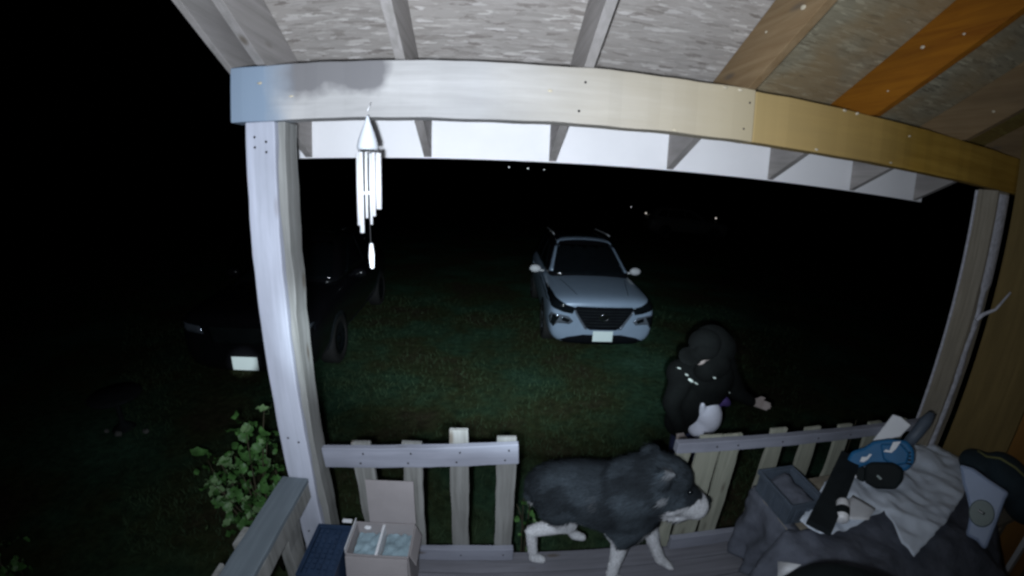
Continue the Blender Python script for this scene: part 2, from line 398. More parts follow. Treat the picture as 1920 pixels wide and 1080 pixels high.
# ================================================================== ROOF
roof = thing('porch_roof', 'wooden porch roof with OSB sheathing, rafters and a long front beam', 'porch roof', (1, 1.6, 2.9))
SL = .484
zb = lambda y: 3.118-SL*(y-1.566)
rough('beam', (-1.033, 1.566, 2.902), (1.078, 1.65, 3.116), 0, M['beam_grey'], roof, amp=.006, seg=40, bevel=.005)
bw = rough('beam', (1.081, 1.569, 2.900), (3.35, 1.65, 3.114), 0, M['beam_warm'], roof, amp=.006, seg=40, bevel=.005)
bw['label'] = 'yellowish right-hand length of the beam'
RX = [-.93, -.312, .317, .949, 1.58, 2.21, 2.82]
RM = ['raf_grey', 'raf_grey', 'raf_grey', 'raf_brown', 'raf_orange', 'raf_brown', 'raf_brown']
T = .235
RI = [-.90, -.345, .362, 1.058, 1.775, 2.50, 3.2]        # rafters inside the beam
for x, m in zip(RI, RM):
    poly = [(-.3, zb(-.3)), (1.566, 3.119), (1.93, 3.124), (1.93, zb(1.93)+T), (-.3, zb(-.3)+T)]
    o = prism('rafter', poly, x-.019, x+.019, 0, M[m], roof)
    if m == 'raf_orange': o['label'] = 'orange stained rafter'
for x in RX:                                             # tails outside the beam
    poly = [(1.656, 2.79+SL*(2.086-1.656)), (2.086, 2.79), (2.086, zb(2.086)+T-.06), (1.92, 3.10), (1.656, 3.10)]
    prism('rafter_tail', poly, x-.019, x+.019, 0, M['raf_grey'], roof)
# barge board at the open left end
poly = [(-.3, zb(-.3)+.02), (2.11, zb(2.11)+.02), (2.11, zb(2.11)+.24), (-.3, zb(-.3)+.24)]
prism('barge_board', poly, -1.075, -1.045, 0, M['raf_grey'], roof)
prism('fascia_board', [(2.089, 2.785), (2.112, 2.785), (2.112, 3.09), (2.089, 3.09)], -1.04, 2.90, 0, M['fascia'], roof)
xs = [-1.09, -.345, 1.058, 2.50, 3.6]
for i in range(4):
    a, b = xs[i]+.002, xs[i+1]-.002
    z1, z2 = zb(-.3)+.237, zb(2.115)+.237
    bm = bmesh.new(); n = 6
    cen = ((a+b)/2, .9, zb(.9)+.243)
    vs = [bm.verts.new((X-cen[0], Y-cen[1], Z-cen[2])) for X in (a, b) for Y, Z in ((-.3, z1), (2.115, z2), (2.115, z2+.012), (-.3, z1+.012))]
    for q in ((0, 1, 2, 3), (4, 5, 6, 7), (0, 1, 5, 4), (1, 2, 6, 5), (2, 3, 7, 6), (3, 0, 4, 7)): bm.faces.new([vs[k] for k in q])
    o = finish(bm, 'sheathing_panel', M['osb'] if i < 2 else M['osb_m'] if i == 2 else M['osb_r'], None); o.location = cen; o.parent = roof; o.matrix_parent_inverse = parent_inv(roof)
# pale blobs of filler / nail plates on timbers
def blob(c, s, par=roof, mat='spot', name='filler_spot'):
    bm = bmesh.new(); bmesh.ops.create_icosphere(bm, subdivisions=2, radius=1, matrix=Matrix.Translation(c) @ Matrix.Diagonal((*s, 1)))
    for v in bm.verts: v.co += Vector((noise.noise(v.co*90), 0, noise.noise(v.co*90+Vector((4, 4, 4)))))*s[0]*.4
    return finish(bm, name, M[mat], par, smooth=True)
for k, (x, yy) in enumerate(((1.058, 1.46), (1.058, 1.25), (1.058, 1.05), (1.775, 1.50), (1.775, 1.33), (1.775, 1.14), (1.775, .98), (2.50, 1.42), (2.50, 1.2))):
    sz = (.6, 1.15, .8, .5, .95)[k % 5]; blob((x-.020, yy, zb(yy)+(.07 if k % 2 else .15)), (.004, .012*sz, .008*sz))
for x, z in ((-.902, 3.047), (-.768, 2.989), (2.015, 3.06), (.217, 3.018), (1.9, 2.915), (1.42, 2.912), (.72, 2.909)):
    blob((x, 1.566, z), (.010, .004, .005))
for x in (.93, 1.0, 1.56, 1.64): blob((x, 1.562, 3.105), (.011, .005, .006))

# ================================================================== POSTS
p1 = thing('porch_post', 'pale thick square post at the open left end, holding the beam', 'post', (-.89, 1.63, .62))
rough('post_body', (-.974, 1.572, .621), (-.845, 1.70, 2.900), 2, M['post'], p1, amp=.004, seg=30, bevel=.006)
sb = rough('side_board', (-.838, 1.585, .621), (-.806, 1.695, 2.898), 2, M['picket'], p1, amp=.008, seg=26, bevel=.003)
sb['label'] = 'rough grey board nailed to the side of the post'
p2 = thing('porch_post', 'brown square post against the right wall with a pale ragged strip down it', 'post', (2.97, 1.63, .62))
rough('post_body', (2.90, 1.572, .621), (3.04, 1.70, 2.898), 2, M['post_r'], p2, amp=.004, seg=30, bevel=.005)
pbox('corner_strip', (2.892, 1.697, .7), (2.902, 1.712, 2.89), M['pale'], p2, bevel=.001)
def ragged():
    bm = bmesh.new(); rnd = random.Random(5); n = 46; prev = None
    for i in range(n+1):
        z = .95+1.93*i/n; w = .030+.014*noise.noise((z*7, 1, 0))+rnd.uniform(-.004, .004); c = 2.965-.02*sin(z*1.4)+.012*noise.noise((z*5, 9, 0))
        if z > 2.3: w = .058; c = 2.975
        row = [bm.verts.new((c-w, 1.568, z)), bm.verts.new((c-w*.4, 1.556+.006*noise.noise((z*20, 0, 0)), z)), bm.verts.new((c+w*.5, 1.558, z)), bm.verts.new((c+w, 1.568, z))]
        if prev:
            for k in range(3): bm.faces.new((prev[k], prev[k+1], row[k+1], row[k]))
        prev = row
    return finish(bm, 'ragged_strip', M['pale'], p2, smooth=True)
ragged()
tube('tie', [(2.93, 1.55, 2.12), (2.98, 1.54, 2.16), (3.03, 1.50, 2.20), (3.078, 1.46, 2.32)], [.012, .013, .009, .007], M['pale'], p2)

# ================================================================== RAILINGS
ra = thing('porch_railing', 'pale front railing with four uneven pickets beside the left post', 'railing', (-.3, 1.66, .62))
rough('top_rail', (-.80, 1.633, 1.318), (.170, 1.668, 1.434), 0, M['rail'], ra, amp=.004, seg=20, rot=(0, -radians(3.2), 0), bevel=.004)
rough('bottom_rail', (-.80, 1.633, .655), (.168, 1.668, .742), 0, M['rail'], ra, amp=.004, seg=20, bevel=.004)
for x, w, zt, ti in ((-.60, .104, 1.425, -.03), (-.362, .098, 1.435, .02), (-.124, .092, 1.515, 0), (.112, .098, 1.475, 0)):
    rough('picket', (x-w/2, 1.671, .64), (x+w/2, 1.692, zt), 2, M['picket'], ra, amp=.006, seg=12, rot=(0, ti, 0))
rb = thing('porch_railing', 'front railing right of the walking dog, its pickets close together', 'railing', (2, 1.66, .62))
rough('top_rail', (.985, 1.625, 1.355), (2.89, 1.668, 1.418), 0, M['rail'], rb, amp=.004, seg=24, rot=(0, radians(1.3), 0), bevel=.004)
rough('bottom_rail', (1.10, 1.633, .655), (2.89, 1.668, .742), 0, M['rail'], rb, amp=.004, seg=20, bevel=.004)
for x, w, zt, ti in ((1.055, .085, 1.40, .0), (1.20, .135, 1.44, .02), (1.345, .11, 1.435, -.01), (1.64, .11, 1.445, .015), (1.90, .115, 1.43, -.01), (2.16, .11, 1.42, .0), (2.42, .11, 1.41, .01), (2.68, .11, 1.40, 0)):
    rough('picket', (x-w/2, 1.671, .64), (x+w/2, 1.692, zt), 2, M['picket_r'], rb, amp=.007, seg=12, rot=(0, ti, 0))
rc = thing('porch_railing', 'low side railing with a wide flat cap board running back from the left post', 'railing', (-.93, .8, .62))
rough('cap_board', (-1.0, .05, 1.243), (-.865, 1.568, 1.270), 1, M['cap'], rc, amp=.004, seg=24, rot=None, bevel=.004)
rough('inner_rail', (-.892, .05, 1.150), (-.868, 1.566, 1.240), 1, M['picket'], rc, amp=.003, seg=20)
rough('bottom_rail', (-.91, .05, .66), (-.875, 1.566, .74), 1, M['picket'], rc, amp=.003, seg=20)
for yy in (1.42, 1.18, .98, .78, .52, .28): rough('picket', (-1.035 if yy < 1.3 else -.99, yy-.05, .64), (-1.012 if yy < 1.3 else -.915, yy+.05, 1.26), 2, M['picket'], rc, amp=.01, seg=14)
for yy in (1.36, .86): rough('picket', (-.915, yy-.05, .66), (-.893, yy+.05, 1.238), 2, M['picket'], rc, amp=.008, seg=14)

def screw(x, z, y_, par, nm='screw_head'):
    lathe(nm, [(0, -.003), (.0045, -.0025), (.0055, 0), (0, .0)], (x, y_, z), M['tire'], par, 8, Matrix.Rotation(-pi/2, 3, 'X'))
for x in (-.60, -.362, -.124, .112):
    for dz in (.028, -.03): screw(x+dz*.3, 1.376+.056*(x+.315)+dz, 1.6325, ra)
    screw(x, .70, 1.6325, ra)
for x in (1.215, 1.345, 1.64, 1.90, 2.16, 2.42, 2.68): screw(x, 1.387-.0227*(x-1.94), 1.6245, rb)
for z in (2.84, 2.80, 1.50, .9): screw(-.93, z, 1.571, p1); screw(-.88, z-.02, 1.571, p1)
for x in (.33, 1.03): screw(x, 2.95, 1.5655, roof); screw(x+.02, 3.06, 1.5655, roof)
# ================================================================== WIND CHIME
CX = -.445
wc = thing('wind_chime', 'bright metal wind chime hanging from the front beam near the left post', 'wind chime', (CX, 1.5, 2.9))
lathe('hanger_cap', [(0, .115), (.005, .11), (.010, .09), (.024, .055), (.034, .025), (.039, .0), (.036, -.010), (0, -.008)], (CX, 1.50, 2.785), M['chime_top'], wc, 20)
for k, (dx, dy, zl, rr) in enumerate(((-.033, .0, 2.50, .012), (-.017, -.028, 2.475, .010), (.004, -.034, 2.53, .006), (.024, -.010, 2.535, .0075), (.036, .014, 2.56, .013), (.0, .034, 2.50, .0065))):
    tube('chime_tube', [(CX+dx, 1.50+dy, 2.765), (CX+dx, 1.50+dy, zl)], rr*.85, M['metal'], wc, 12)
    tube('cord', [(CX+dx, 1.50+dy, 2.80), (CX+dx, 1.50+dy, 2.765)], .0015, M['cord'], wc, 5)
tube('cord', [(CX, 1.50, 2.915), (CX, 1.54, 2.95)], .0025, M['metal'], wc, 5)
tube('cord', [(CX+.002, 1.50, 2.79), (CX+.004, 1.50, 2.43)], .0015, M['cord'], wc, 5)
lathe('striker', [(0, .006), (.022, .006), (.022, -.006), (0, -.006)], (CX+.002, 1.50, 2.62), M['metal'], wc, 18)
lathe('wind_sail', [(0, .05), (.007, .045), (.011, 0), (.008, -.045), (0, -.052)], (CX+.006, 1.50, 2.385), M['metal'], wc, 12)

# ================================================================== CRATE, BOX
cr = thing('plastic_crate', 'dark blue plastic crate between the side railing and the cardboard box', 'crate', (-.79, 1.42, .62))
bm = bmesh.new()
zc, zt = .625, .965
XC0, XC1, YC0, YC1 = -.853, -.685, 1.25, 1.555
for lo, hi in (((XC0, YC0, zc), (XC1, YC1, zc+.008)),): pbox('floor_panel', lo, hi, M['crate'], cr, .001)
def crate_side(lo, hi, axis):
    o = pbox('side_panel', lo, hi, M['crate'], cr, .001); return o
crate_side((XC0, YC0, zc+.009), (XC0+.008, YC1, zt), 0); crate_side((XC1-.008, YC0, zc+.009), (XC1, YC1, zt), 0)
crate_side((XC0+.009, YC0, zc+.009), (XC1-.009, YC0+.008, zt), 1); crate_side((XC0+.009, YC1-.008, zc+.009), (XC1-.009, YC1, zt), 1)
pbox('lid_panel', (XC0+.008, YC0+.008, zt-.03), (XC1-.008, YC1-.008, zt-.018), M['crate'], cr, .001)
for i in range(5):
    for j in range(9):
        if random.random() < .85:
            X = XC0+.022+i*(XC1-XC0-.044)/4; Yy = YC0+.025+j*(YC1-YC0-.05)/8
            pbox('lid_rib', (X-.009, Yy-.012, zt-.0175), (X+.009, Yy+.012, zt-.012+random.random()*.006), M['crate'], cr, .001)
for (lo, hi) in (((XC0-.008, YC0-.01, zt-.012), (XC1+.008, YC0-.001, zt+.006)), ((XC0-.008, YC1+.001, zt-.012), (XC1+.008, YC1+.01, zt+.006)), ((XC0-.008, YC0, zt-.012), (XC0-.001, YC1, zt+.006)), ((XC1+.001, YC0, zt-.012), (XC1+.008, YC1, zt+.006))):
    pbox('rim', lo, hi, M['crate'], cr, .002)
wp = pbox('paper_scrap', (-.735, 1.578, .975), (-.685, 1.598, .985), M['white'], None, .002); wp['label'] = 'small white scrap lying between the blue crate and the left railing'; wp['category'] = 'scrap'
pbox_ledge = None
cb = thing('cardboard_box', 'open pinkish cardboard box with a middle divider, standing by the left railing', 'cardboard box', (-.5, 1.48, .62))
BX0, BX1, BY0, BY1, BZ = -.664, -.355, 1.385, 1.60, .97
t = .005
pbox('side_panel', (BX0, BY0, .622), (BX0+t, BY1, BZ), M['card'], cb, .001); pbox('side_panel', (BX1-t, BY0, .622), (BX1, BY1, BZ), M['card'], cb, .001)
pbox('front_panel', (BX0+t, BY0, .622), (BX1-t, BY0+t, BZ), M['card'], cb, .001); pbox('back_panel', (BX0+t, BY1-t, .622), (BX1-t, BY1, BZ), M['card'], cb, .001)
pbox('floor_panel', (BX0+t, BY0+t, .622), (BX1-t, BY1-t, .627), M['card'], cb, .001)
pbox('divider', (-.523, BY0+t, .70), (-.510, BY1-t, .962), M['white'], cb, .001)
for a, b in ((BX0+.012, -.53), (-.503, BX1-.012)):
    bm = bmesh.new(); bmesh.ops.create_grid(bm, x_segments=14, y_segments=14, size=.5)
    for v in bm.verts: v.co = Vector((a+(v.co.x+.5)*(b-a), BY0+.01+(v.co.y+.5)*(BY1-BY0-.02), .90+.018*noise.noise(v.co*6+Vector((a*9, 0, 0)))))
    finish(bm, 'packet', M['cardin'], cb, smooth=True)
prism('back_flap', [(1.601, .97), (1.606, .97), (1.628, 1.235), (1.622, 1.236)], BX0+.07, BX1+.005, 0, M['card'], cb, .001)
prism('front_flap', [(1.374, .968), (1.369, .968), (1.318, .78), (1.323, .778)], BX0+.004, BX1-.004, 0, M['card'], cb, .001)
prism('side_flap', [(-.353, .97), (-.348, .97), (-.322, .90), (-.327, .90)], BY0+.01, BY1-.01, 1, M['card'], cb, .001)
prism('side_flap', [(-.669, .965), (-.6655, .965), (-.663, .995), (-.667, .995)], BY0+.01, BY1, 1, M['white'], cb, .001)
blob((-.60, 1.575, .955), (.018, .012, .008), None, 'white', 'bubble_packet')
o = bpy.data.objects['bubble_packet']; o['label'] = 'crumpled white packet at the back corner of the open cardboard box'; o['category'] = 'packet'

# ================================================================== TABLE PILE ON THE RIGHT
tb = thing('low_table', 'low wooden table under the white sheet by the right wall', 'table', (2.3, 1.2, .62))
pbox('table_top', (1.50, .92, 1.085), (3.03, 1.60, 1.12), M['post_r'], tb)
for x in (1.56, 2.97):
    for yy in (.97, 1.54): pbox('leg', (x-.03, yy-.03, .621), (x+.03, yy+.03, 1.084), M['post_r'], tb)
def cloth(name, poly, zf, mat, thick=.004, cuts=.035, parent=None, seed=0, amp=.012):
    """a sheet of cloth: an inside grid clipped to the outline, folded by noise"""
    pts = [Vector((p[0], p[1], 0)) for p in poly]
    bm = bmesh.new(); vs = [bm.verts.new(p) for p in pts]
    es = [bm.edges.new((vs[i], vs[(i+1) % len(vs)])) for i in range(len(vs))]
    bmesh.ops.triangle_fill(bm, edges=es, use_beauty=True)
    for _ in range(6):
        long = [e for e in bm.edges if e.calc_length() > cuts*1.5]
        if not long: break
        bmesh.ops.subdivide_edges(bm, edges=long, cuts=1, use_grid_fill=False)
        bmesh.ops.triangulate(bm, faces=[f_ for f_ in bm.faces if len(f_.verts) > 3])
    bmesh.ops.beautify_fill(bm, faces=bm.faces, edges=bm.edges)
    for v in bm.verts:
        x, yy = v.co.x, v.co.y
        v.co.z = zf(x, yy)+amp*noise.noise((x*7+seed, yy*7, 0))+amp*.5*noise.noise((x*17+seed, yy*15, 4))+amp*.7*(.5-abs(noise.noise((x*6+yy*4+seed, yy*5-x*3, 7))))
        v.co.x += .008*noise.noise((x*20, yy*20, seed)); v.co.y += .008*noise.noise((x*20, yy*20, seed+9))
    o = finish(bm, name, mat, parent, smooth=True)
    s = o.modifiers.new('s', 'SOLIDIFY'); s.thickness = thick; return o
jk = cloth('grey_jacket', [(1.34, 1.21), (1.45, 1.215), (1.70, 1.20), (2.15, 1.26), (2.25, 1.1), (3.02, 1.30), (2.80, .95), (2.50, .60), (1.697, .80), (1.12, .95), (1.20, 1.141)],
           lambda x, y_: 1.148-1.3*max(0, 1.43-x)-.5*max(0, .90-y_)+.016*sin(x*9+y_*6), M['greyf'], amp=.022, seed=3)
jk['label'] = 'crumpled dark grey jacket hanging over the near edge of the table'; jk['category'] = 'jacket'
def hanging():
    bm = bmesh.new(); n, m_ = 40, 26; g = []
    for i in range(n+1):
        yy = .90+.70*i/n; row = []
        for k in range(m_+1):
            t_ = k/m_; z = 1.128-t_*(.44+.05*noise.noise((yy*5, 0, 2)))
            if k == 0: x = 1.56
            elif k == 1: x = 1.505; z = 1.126
            else: x = 1.488-.035*t_*(1+sin(yy*38+2*noise.noise((yy*4, t_*2, 0))))-.02*noise.noise((yy*9, t_*5, 1))
            row.append(bm.verts.new((x, yy+.01*noise.noise((t_*6, yy*8, 5)), z)))
        g.append(row)
    for i in range(n):
        for k in range(m_): bm.faces.new((g[i][k], g[i+1][k], g[i+1][k+1], g[i][k+1]))
    o = finish(bm, 'hanging_cloth', M['greyf'], smooth=True); s_ = o.modifiers.new('s', 'SOLIDIFY'); s_.thickness = .003
    o['label'] = 'dark grey cloth hanging down the left end of the low table'; o['category'] = 'cloth'
hanging()
def sheetz(x, y_): return 1.208+.02*max(0, x-2.3)-.25*max(0, .93-y_)+.012*sin(x*8+y_*3)
sh = cloth('white_sheet', [(1.56, 1.13), (1.53, 1.241), (1.745, 1.377), (1.982, 1.516), (2.20, 1.60), (2.80, 1.61), (3.03, 1.60), (3.045, 1.48), (3.03, 1.32), (2.88, 1.20), (2.317, .987), (1.955, .882), (1.95, .963), (2.023, 1.159), (1.792, 1.14), (1.62, 1.108)],
           sheetz, M['sheet'], seed=1, amp=.024, cuts=.022)
sh['label'] = 'pale white sheet spread over the table, its pointed corner hanging toward the viewer'; sh['category'] = 'sheet'
# black plank lying across
def at(o, loc, eul):
    o.location = loc; o.rotation_euler = eul
bm = bmesh.new(); box(bm, (0, 0, 0), (.74, .12, .03)); pk = finish(bm, 'black_plank', M['blackmatte'], bevel=.004)
at(pk, (1.84, 1.345, 1.262), (.0, -.04, math.atan2(.41, .58))); pk['label'] = 'long black board lying diagonally across the left side of the white sheet'; pk['category'] = 'board'
# cordless power tool
def tool():
    t = bpy.data.objects.new('power_tool', None); COL.objects.link(t); WORLD.add(t.name)
    t['label'] = 'blue and black cordless power tool resting on the white sheet'; t['category'] = 'power tool'
    def part(bm, name, mat, par=t, bev=0, sm=False):
        o = finish(bm, name, mat, None, smooth=sm, bevel=bev); o.parent = par; return o
    s = .0029
    P = lambda px, py: ((px-1655)*s, (860-py)*s)
    def plate(name, pts, z0, z1, mat, bev=.01, par=t):
        bm = bmesh.new(); A = [bm.verts.new((*P(*p), z0)) for p in pts]; B = [bm.verts.new((*P(*p), z1)) for p in pts]
        bm.faces.new(A); bm.faces.new(B)
        for i in range(len(pts)): j = (i+1) % len(pts); bm.faces.new((A[i], A[j], B[j], B[i]))
        return part(bm, name, mat, par, bev)
    body = plate('housing', [(1586, 866), (1598, 846), (1622, 838), (1640, 826), (1668, 822), (1702, 826), (1714, 845), (1712, 868), (1698, 884), (1672, 880), (1628, 872), (1606, 880)], -.05, .055, M['blue'], .018)
    body2 = plate('motor_cover', [(1652, 832), (1690, 832), (1704, 850), (1698, 870), (1676, 874), (1656, 862)], .056, .085, M['blue'], .012)
    bat = plate('battery', [(1622, 874), (1634, 866), (1676, 867), (1692, 880), (1689, 902), (1676, 917), (1640, 917), (1620, 904)], -.02, .105, M['black'], .016)
    plate('label_strip', [(1643, 893), (1645, 890), (1653, 897), (1650, 900)], .105, .107, M['lid'], .0)
    plate('switch_block', [(1578, 872), (1588, 868), (1612, 874), (1622, 878), (1620, 905), (1580, 905)], -.04, .04, M['black'], .006)
    plate('white_label', [(1582, 890), (1604, 891), (1606, 896), (1603, 903), (1582, 902)], .041, .044, M['white'], .0)
    plate('white_label', [(1582, 876), (1592, 876), (1592, 882), (1581, 882)], .041, .044, M['purple'], .0)
    plate('mark', [(1613, 866), (1617, 857), (1626, 857), (1632, 851), (1636, 852), (1628, 862), (1620, 867)], .0555, .058, M['white'], 0)
    plate('mark', [(1657, 847), (1662, 843), (1668, 845), (1676, 829), (1690, 828), (1680, 842), (1672, 849)], .0855, .088, M['white'], 0)
    for k in range(4): plate('vent', [(1696+k*0, 846+k*7), (1707, 848+k*7), (1706, 851+k*7), (1695, 849+k*7)], .0555, .0575, M['black'], 0)
    plate('blade_guard', [(1576, 872), (1560, 880), (1556, 896), (1566, 904), (1579, 902)], -.01, .012, M['blackmatte'], .002)
    hb = bmesh.new()
    tube_bm(hb, [(*P(1700, 835), 0), (*P(1718, 815), .01), (*P(1738, 792), .0), (*P(1752, 776), -.01)], [.03, .034, .036, .022], 14)
    part(hb, 'handle', M['tote'], sm=True)
    at(t, (2.232, 1.42, 1.34), (1.076, -.365, -.816)); return t
tool()
def plate_item(name, pts, c, s, loc, eul, th, mat, label, cat, bev=.006):
    bm = bmesh.new(); Q = [((p[0]-c[0])*s, (c[1]-p[1])*s) for p in pts]
    A = [bm.verts.new((*p, -th)) for p in Q]; B = [bm.verts.new((*p, 0)) for p in Q]
    bm.faces.new(A); bm.faces.new(B)
    for i in range(len(Q)): j = (i+1) % len(Q); bm.faces.new((A[i], A[j], B[j], B[i]))
    o = finish(bm, name, mat, bevel=bev)
    if label: o['label'] = label; o['category'] = cat
    at(o, loc, eul); return o
plate_item('white_carton', [(1636, 828), (1675, 776), (1690, 781), (1708, 797), (1694, 812), (1688, 819), (1675, 822), (1667, 826), (1655, 831)], (1672, 802), .00314, (2.46, 1.584, 1.42), (1.149, -.327, -.858), .03, M['white'],
           'white flattened carton sticking up behind the blue power tool', 'carton')
lb = plate_item('wall_box', [(1803, 858), (1830, 868), (1862, 895), (1897, 922), (1888, 935), (1846, 1036), (1836, 1030), (1828, 1018), (1806, 1008), (1812, 985), (1817, 960), (1812, 925), (1806, 900)], (1850, 965), .00238, (2.403, .858, 1.35), (1.039, -.463, -.973), .10, M['bluewhite'],
           'pale blue plastic case with a round grey cap, right end of the table', 'case', .016)
WORLD.discard(lb.name)
bm = bmesh.new(); bmesh.ops.create_cone(bm, cap_ends=True, segments=32, radius1=.064, radius2=.060, depth=.02, matrix=Matrix.Translation((-.024, .007, .011)) @ Matrix.Diagonal((.95, 1.05, 1, 1)))
lo_ = finish(bm, 'round_cap', M['lid'], bevel=.003); lo_.parent = lb
bm = bmesh.new(); box(bm, (-.024, .012, .0235), (.034, .012, .004), Matrix.Rotation(-.6, 3, 'Z')); q = finish(bm, 'slot', M['black']); q.parent = lo_
bm = bmesh.new(); box(bm, (-.028, .014, .0265), (.026, .004, .003), Matrix.Rotation(-.6, 3, 'Z')); q = finish(bm, 'slot_edge', M['white']); q.parent = lo_
# dark bag behind
def bagb(bm):
    ellip(bm, (2.93, 1.03, 1.33), (.11, .20, .12), (.2, 0, -.3)); ellip(bm, (2.94, 1.22, 1.30), (.10, .14, .09)); ellip(bm, (2.93, .88, 1.27), (.10, .14, .12))
bg_ = organic('black_bag', bagb, .02, 3, M['bag']); bg_['label'] = 'dark teal soft bag slumped against the right wall'; bg_['category'] = 'bag'
tc_ = tube('cord_loop', [(2.90, 1.25, 1.395), (2.88, 1.18, 1.40), (2.87, 1.10, 1.44), (2.86, 1.0, 1.445), (2.87, .93, 1.425)], .007, M['olive'], None); tc_['label'] = 'olive cord lying on top of the dark bag'; tc_['category'] = 'cord'
# can and papers
cn = thing('drink_can', 'silver drink can lying in the fold of the white sheet', 'can', (1.75, 1.2, 1.2))
R = Vector((.5, .62, .25)).normalized().to_track_quat('Z', 'Y').to_matrix()
lathe('can_body', [(.0, -.062), (.026, -.060), (.033, -.052), (.033, .048), (.027, .060), (.025, .062), (.0, .056)], (1.735, 1.19, 1.262), M['metal'], cn, 24, R)
lathe('can_band', [(.0335, -.03), (.0342, -.028), (.0342, .012), (.0335, .014)], (1.735, 1.19, 1.262), M['black'], cn, 24, R)
pc = cloth('paper_sheet', [(1.927, 1.30), (1.97, 1.18), (1.86, 1.12), (1.76, 1.16), (1.82, 1.26)], lambda x, y_: 1.232+.03*(x-1.8), M['white'], .001, parent=None, seed=8, amp=.004)
pc['label'] = 'crumpled white paper beside the silver can'; pc['category'] = 'paper'
pd = cloth('paper_scrap', [(1.358, 1.12), (1.325, 1.05), (1.405, 1.035)], lambda x, y_: 1.148-1.3*max(0, 1.43-x)+.03, M['white'], .001, seed=2, amp=.001)
pd['label'] = 'small white triangular scrap on the dark jacket near the grey tub'; pd['category'] = 'scrap'
# grey tote
tt = thing('plastic_tub', 'shallow open grey plastic tub on the left end of the low table', 'tub', (1.55, 1.37, 1.12))
TX0, TX1, TY0, TY1, TZ = 1.50, 1.71, 1.29, 1.57, 1.25
pbox('side_panel', (TX0, TY0, 1.13), (TX0+.012, TY1, TZ), M['tote'], tt); pbox('side_panel', (TX1-.012, TY0, 1.13), (TX1, TY1, TZ), M['tote'], tt)
pbox('front_panel', (TX0+.013, TY0, 1.13), (TX1-.013, TY0+.012, TZ), M['tote'], tt); pbox('back_panel', (TX0+.013, TY1-.012, 1.13), (TX1-.013, TY1, TZ), M['tote'], tt)
pbox('floor_panel', (TX0, TY0, 1.121), (TX1, TY1, 1.128), M['tote'], tt)
for lo, hi in (((TX0-.012, TY0-.012, TZ-.02), (TX1+.012, TY0-.001, TZ+.008)), ((TX0-.012, TY1+.001, TZ-.02), (TX1+.012, TY1+.012, TZ+.008)), ((TX0-.012, TY0, TZ-.02), (TX0-.001, TY1, TZ+.008)), ((TX1+.001, TY0, TZ-.02), (TX1+.012, TY1, TZ+.008))):
    pbox('rim', lo, hi, M['tote'], tt, .003)
for k in range(3): pbox('side_rib', (TX0-.006, TY0+.05+k*.075, 1.14), (TX0-.001, TY0+.075+k*.075, TZ-.025), M['tote'], tt, .002)
for k in range(3): pbox('front_rib', (TX0+.035+k*.07, TY0-.006, 1.14), (TX0+.06+k*.07, TY0-.001, TZ-.025), M['tote'], tt, .002)
tf = cloth('folded_cloth', [(TX0+.02, TY0+.02), (TX1-.02, TY0+.02), (TX1-.02, TY1-.02), (TX0+.02, TY1-.02)], lambda x, y_: 1.20+.02*sin(x*20), M['greyf'], .001, seed=5, amp=.03)
tf['label'] = 'crumpled dark fabric filling the grey tub'; tf['category'] = 'cloth'
# domed black grill close to the camera
gr = thing('kettle_grill', 'large black round-domed grill cut off by the bottom edge', 'grill', (1.0, .52, .62))
GC = (1.06, .50)
prof = [(0, .30), (.03, .298), (.10, .285), (.18, .25), (.25, .19), (.29, .10), (.305, 0), (.30, -.012), (.29, -.004), (0, -.004)]
lathe('lid', prof, (*GC, 1.36), M['black'], gr, 48)
lathe('bowl', [(.298, .264), (.295, .22), (.27, .12), (.20, .04), (.10, .0), (0, -.01)], (*GC, 1.08), M['black'], gr, 48)
for k in range(3):
    a = k*2.094+.4; tube('leg', [(GC[0]+.16*cos(a), GC[1]+.16*sin(a), 1.10), (GC[0]+.26*cos(a), GC[1]+.26*sin(a), .625)], .014, M['metal'], gr)

# ================================================================== VEHICLES
def cagemesh(rings, name, mat, parent, levels=2, cap=True):
    bm = bmesh.new(); RR = []
    for ring in rings:
        full = [(x, y_, z) for x, y_, z in ring]+[(-x, y_, z) for x, y_, z in reversed(ring) if abs(x) > 1e-6]
        RR.append([bm.verts.new(p) for p in full])
    n = len(RR[0])
    for a, b in zip(RR, RR[1:]):
        for k in range(n): bm.faces.new((a[k], a[(k+1) % n], b[(k+1) % n], b[k]))
    if cap: bm.faces.new(RR[0]); bm.faces.new(RR[-1])
    bmesh.ops.recalc_face_normals(bm, faces=bm.faces)
    me = bpy.data.meshes.new(name); bm.to_mesh(me); bm.free()
    o = bpy.data.objects.new(name, me); COL.objects.link(o)
    s = o.modifiers.new('s', 'SUBSURF'); s.levels = levels; s.render_levels = levels
    dg = bpy.context.evaluated_depsgraph_get(); me2 = bpy.data.meshes.new_from_object(o.evaluated_get(dg)); me2.name = name
    bpy.data.objects.remove(o); me2.materials.clear(); me2.materials.append(mat)
    for p in me2.polygons: p.use_smooth = True
    o = bpy.data.objects.new(name, me2); COL.objects.link(o); o.parent = parent
    b = bmesh.new(); b.from_mesh(me2); t_ = BVHTree.FromBMesh(b); b.free(); return o, t_
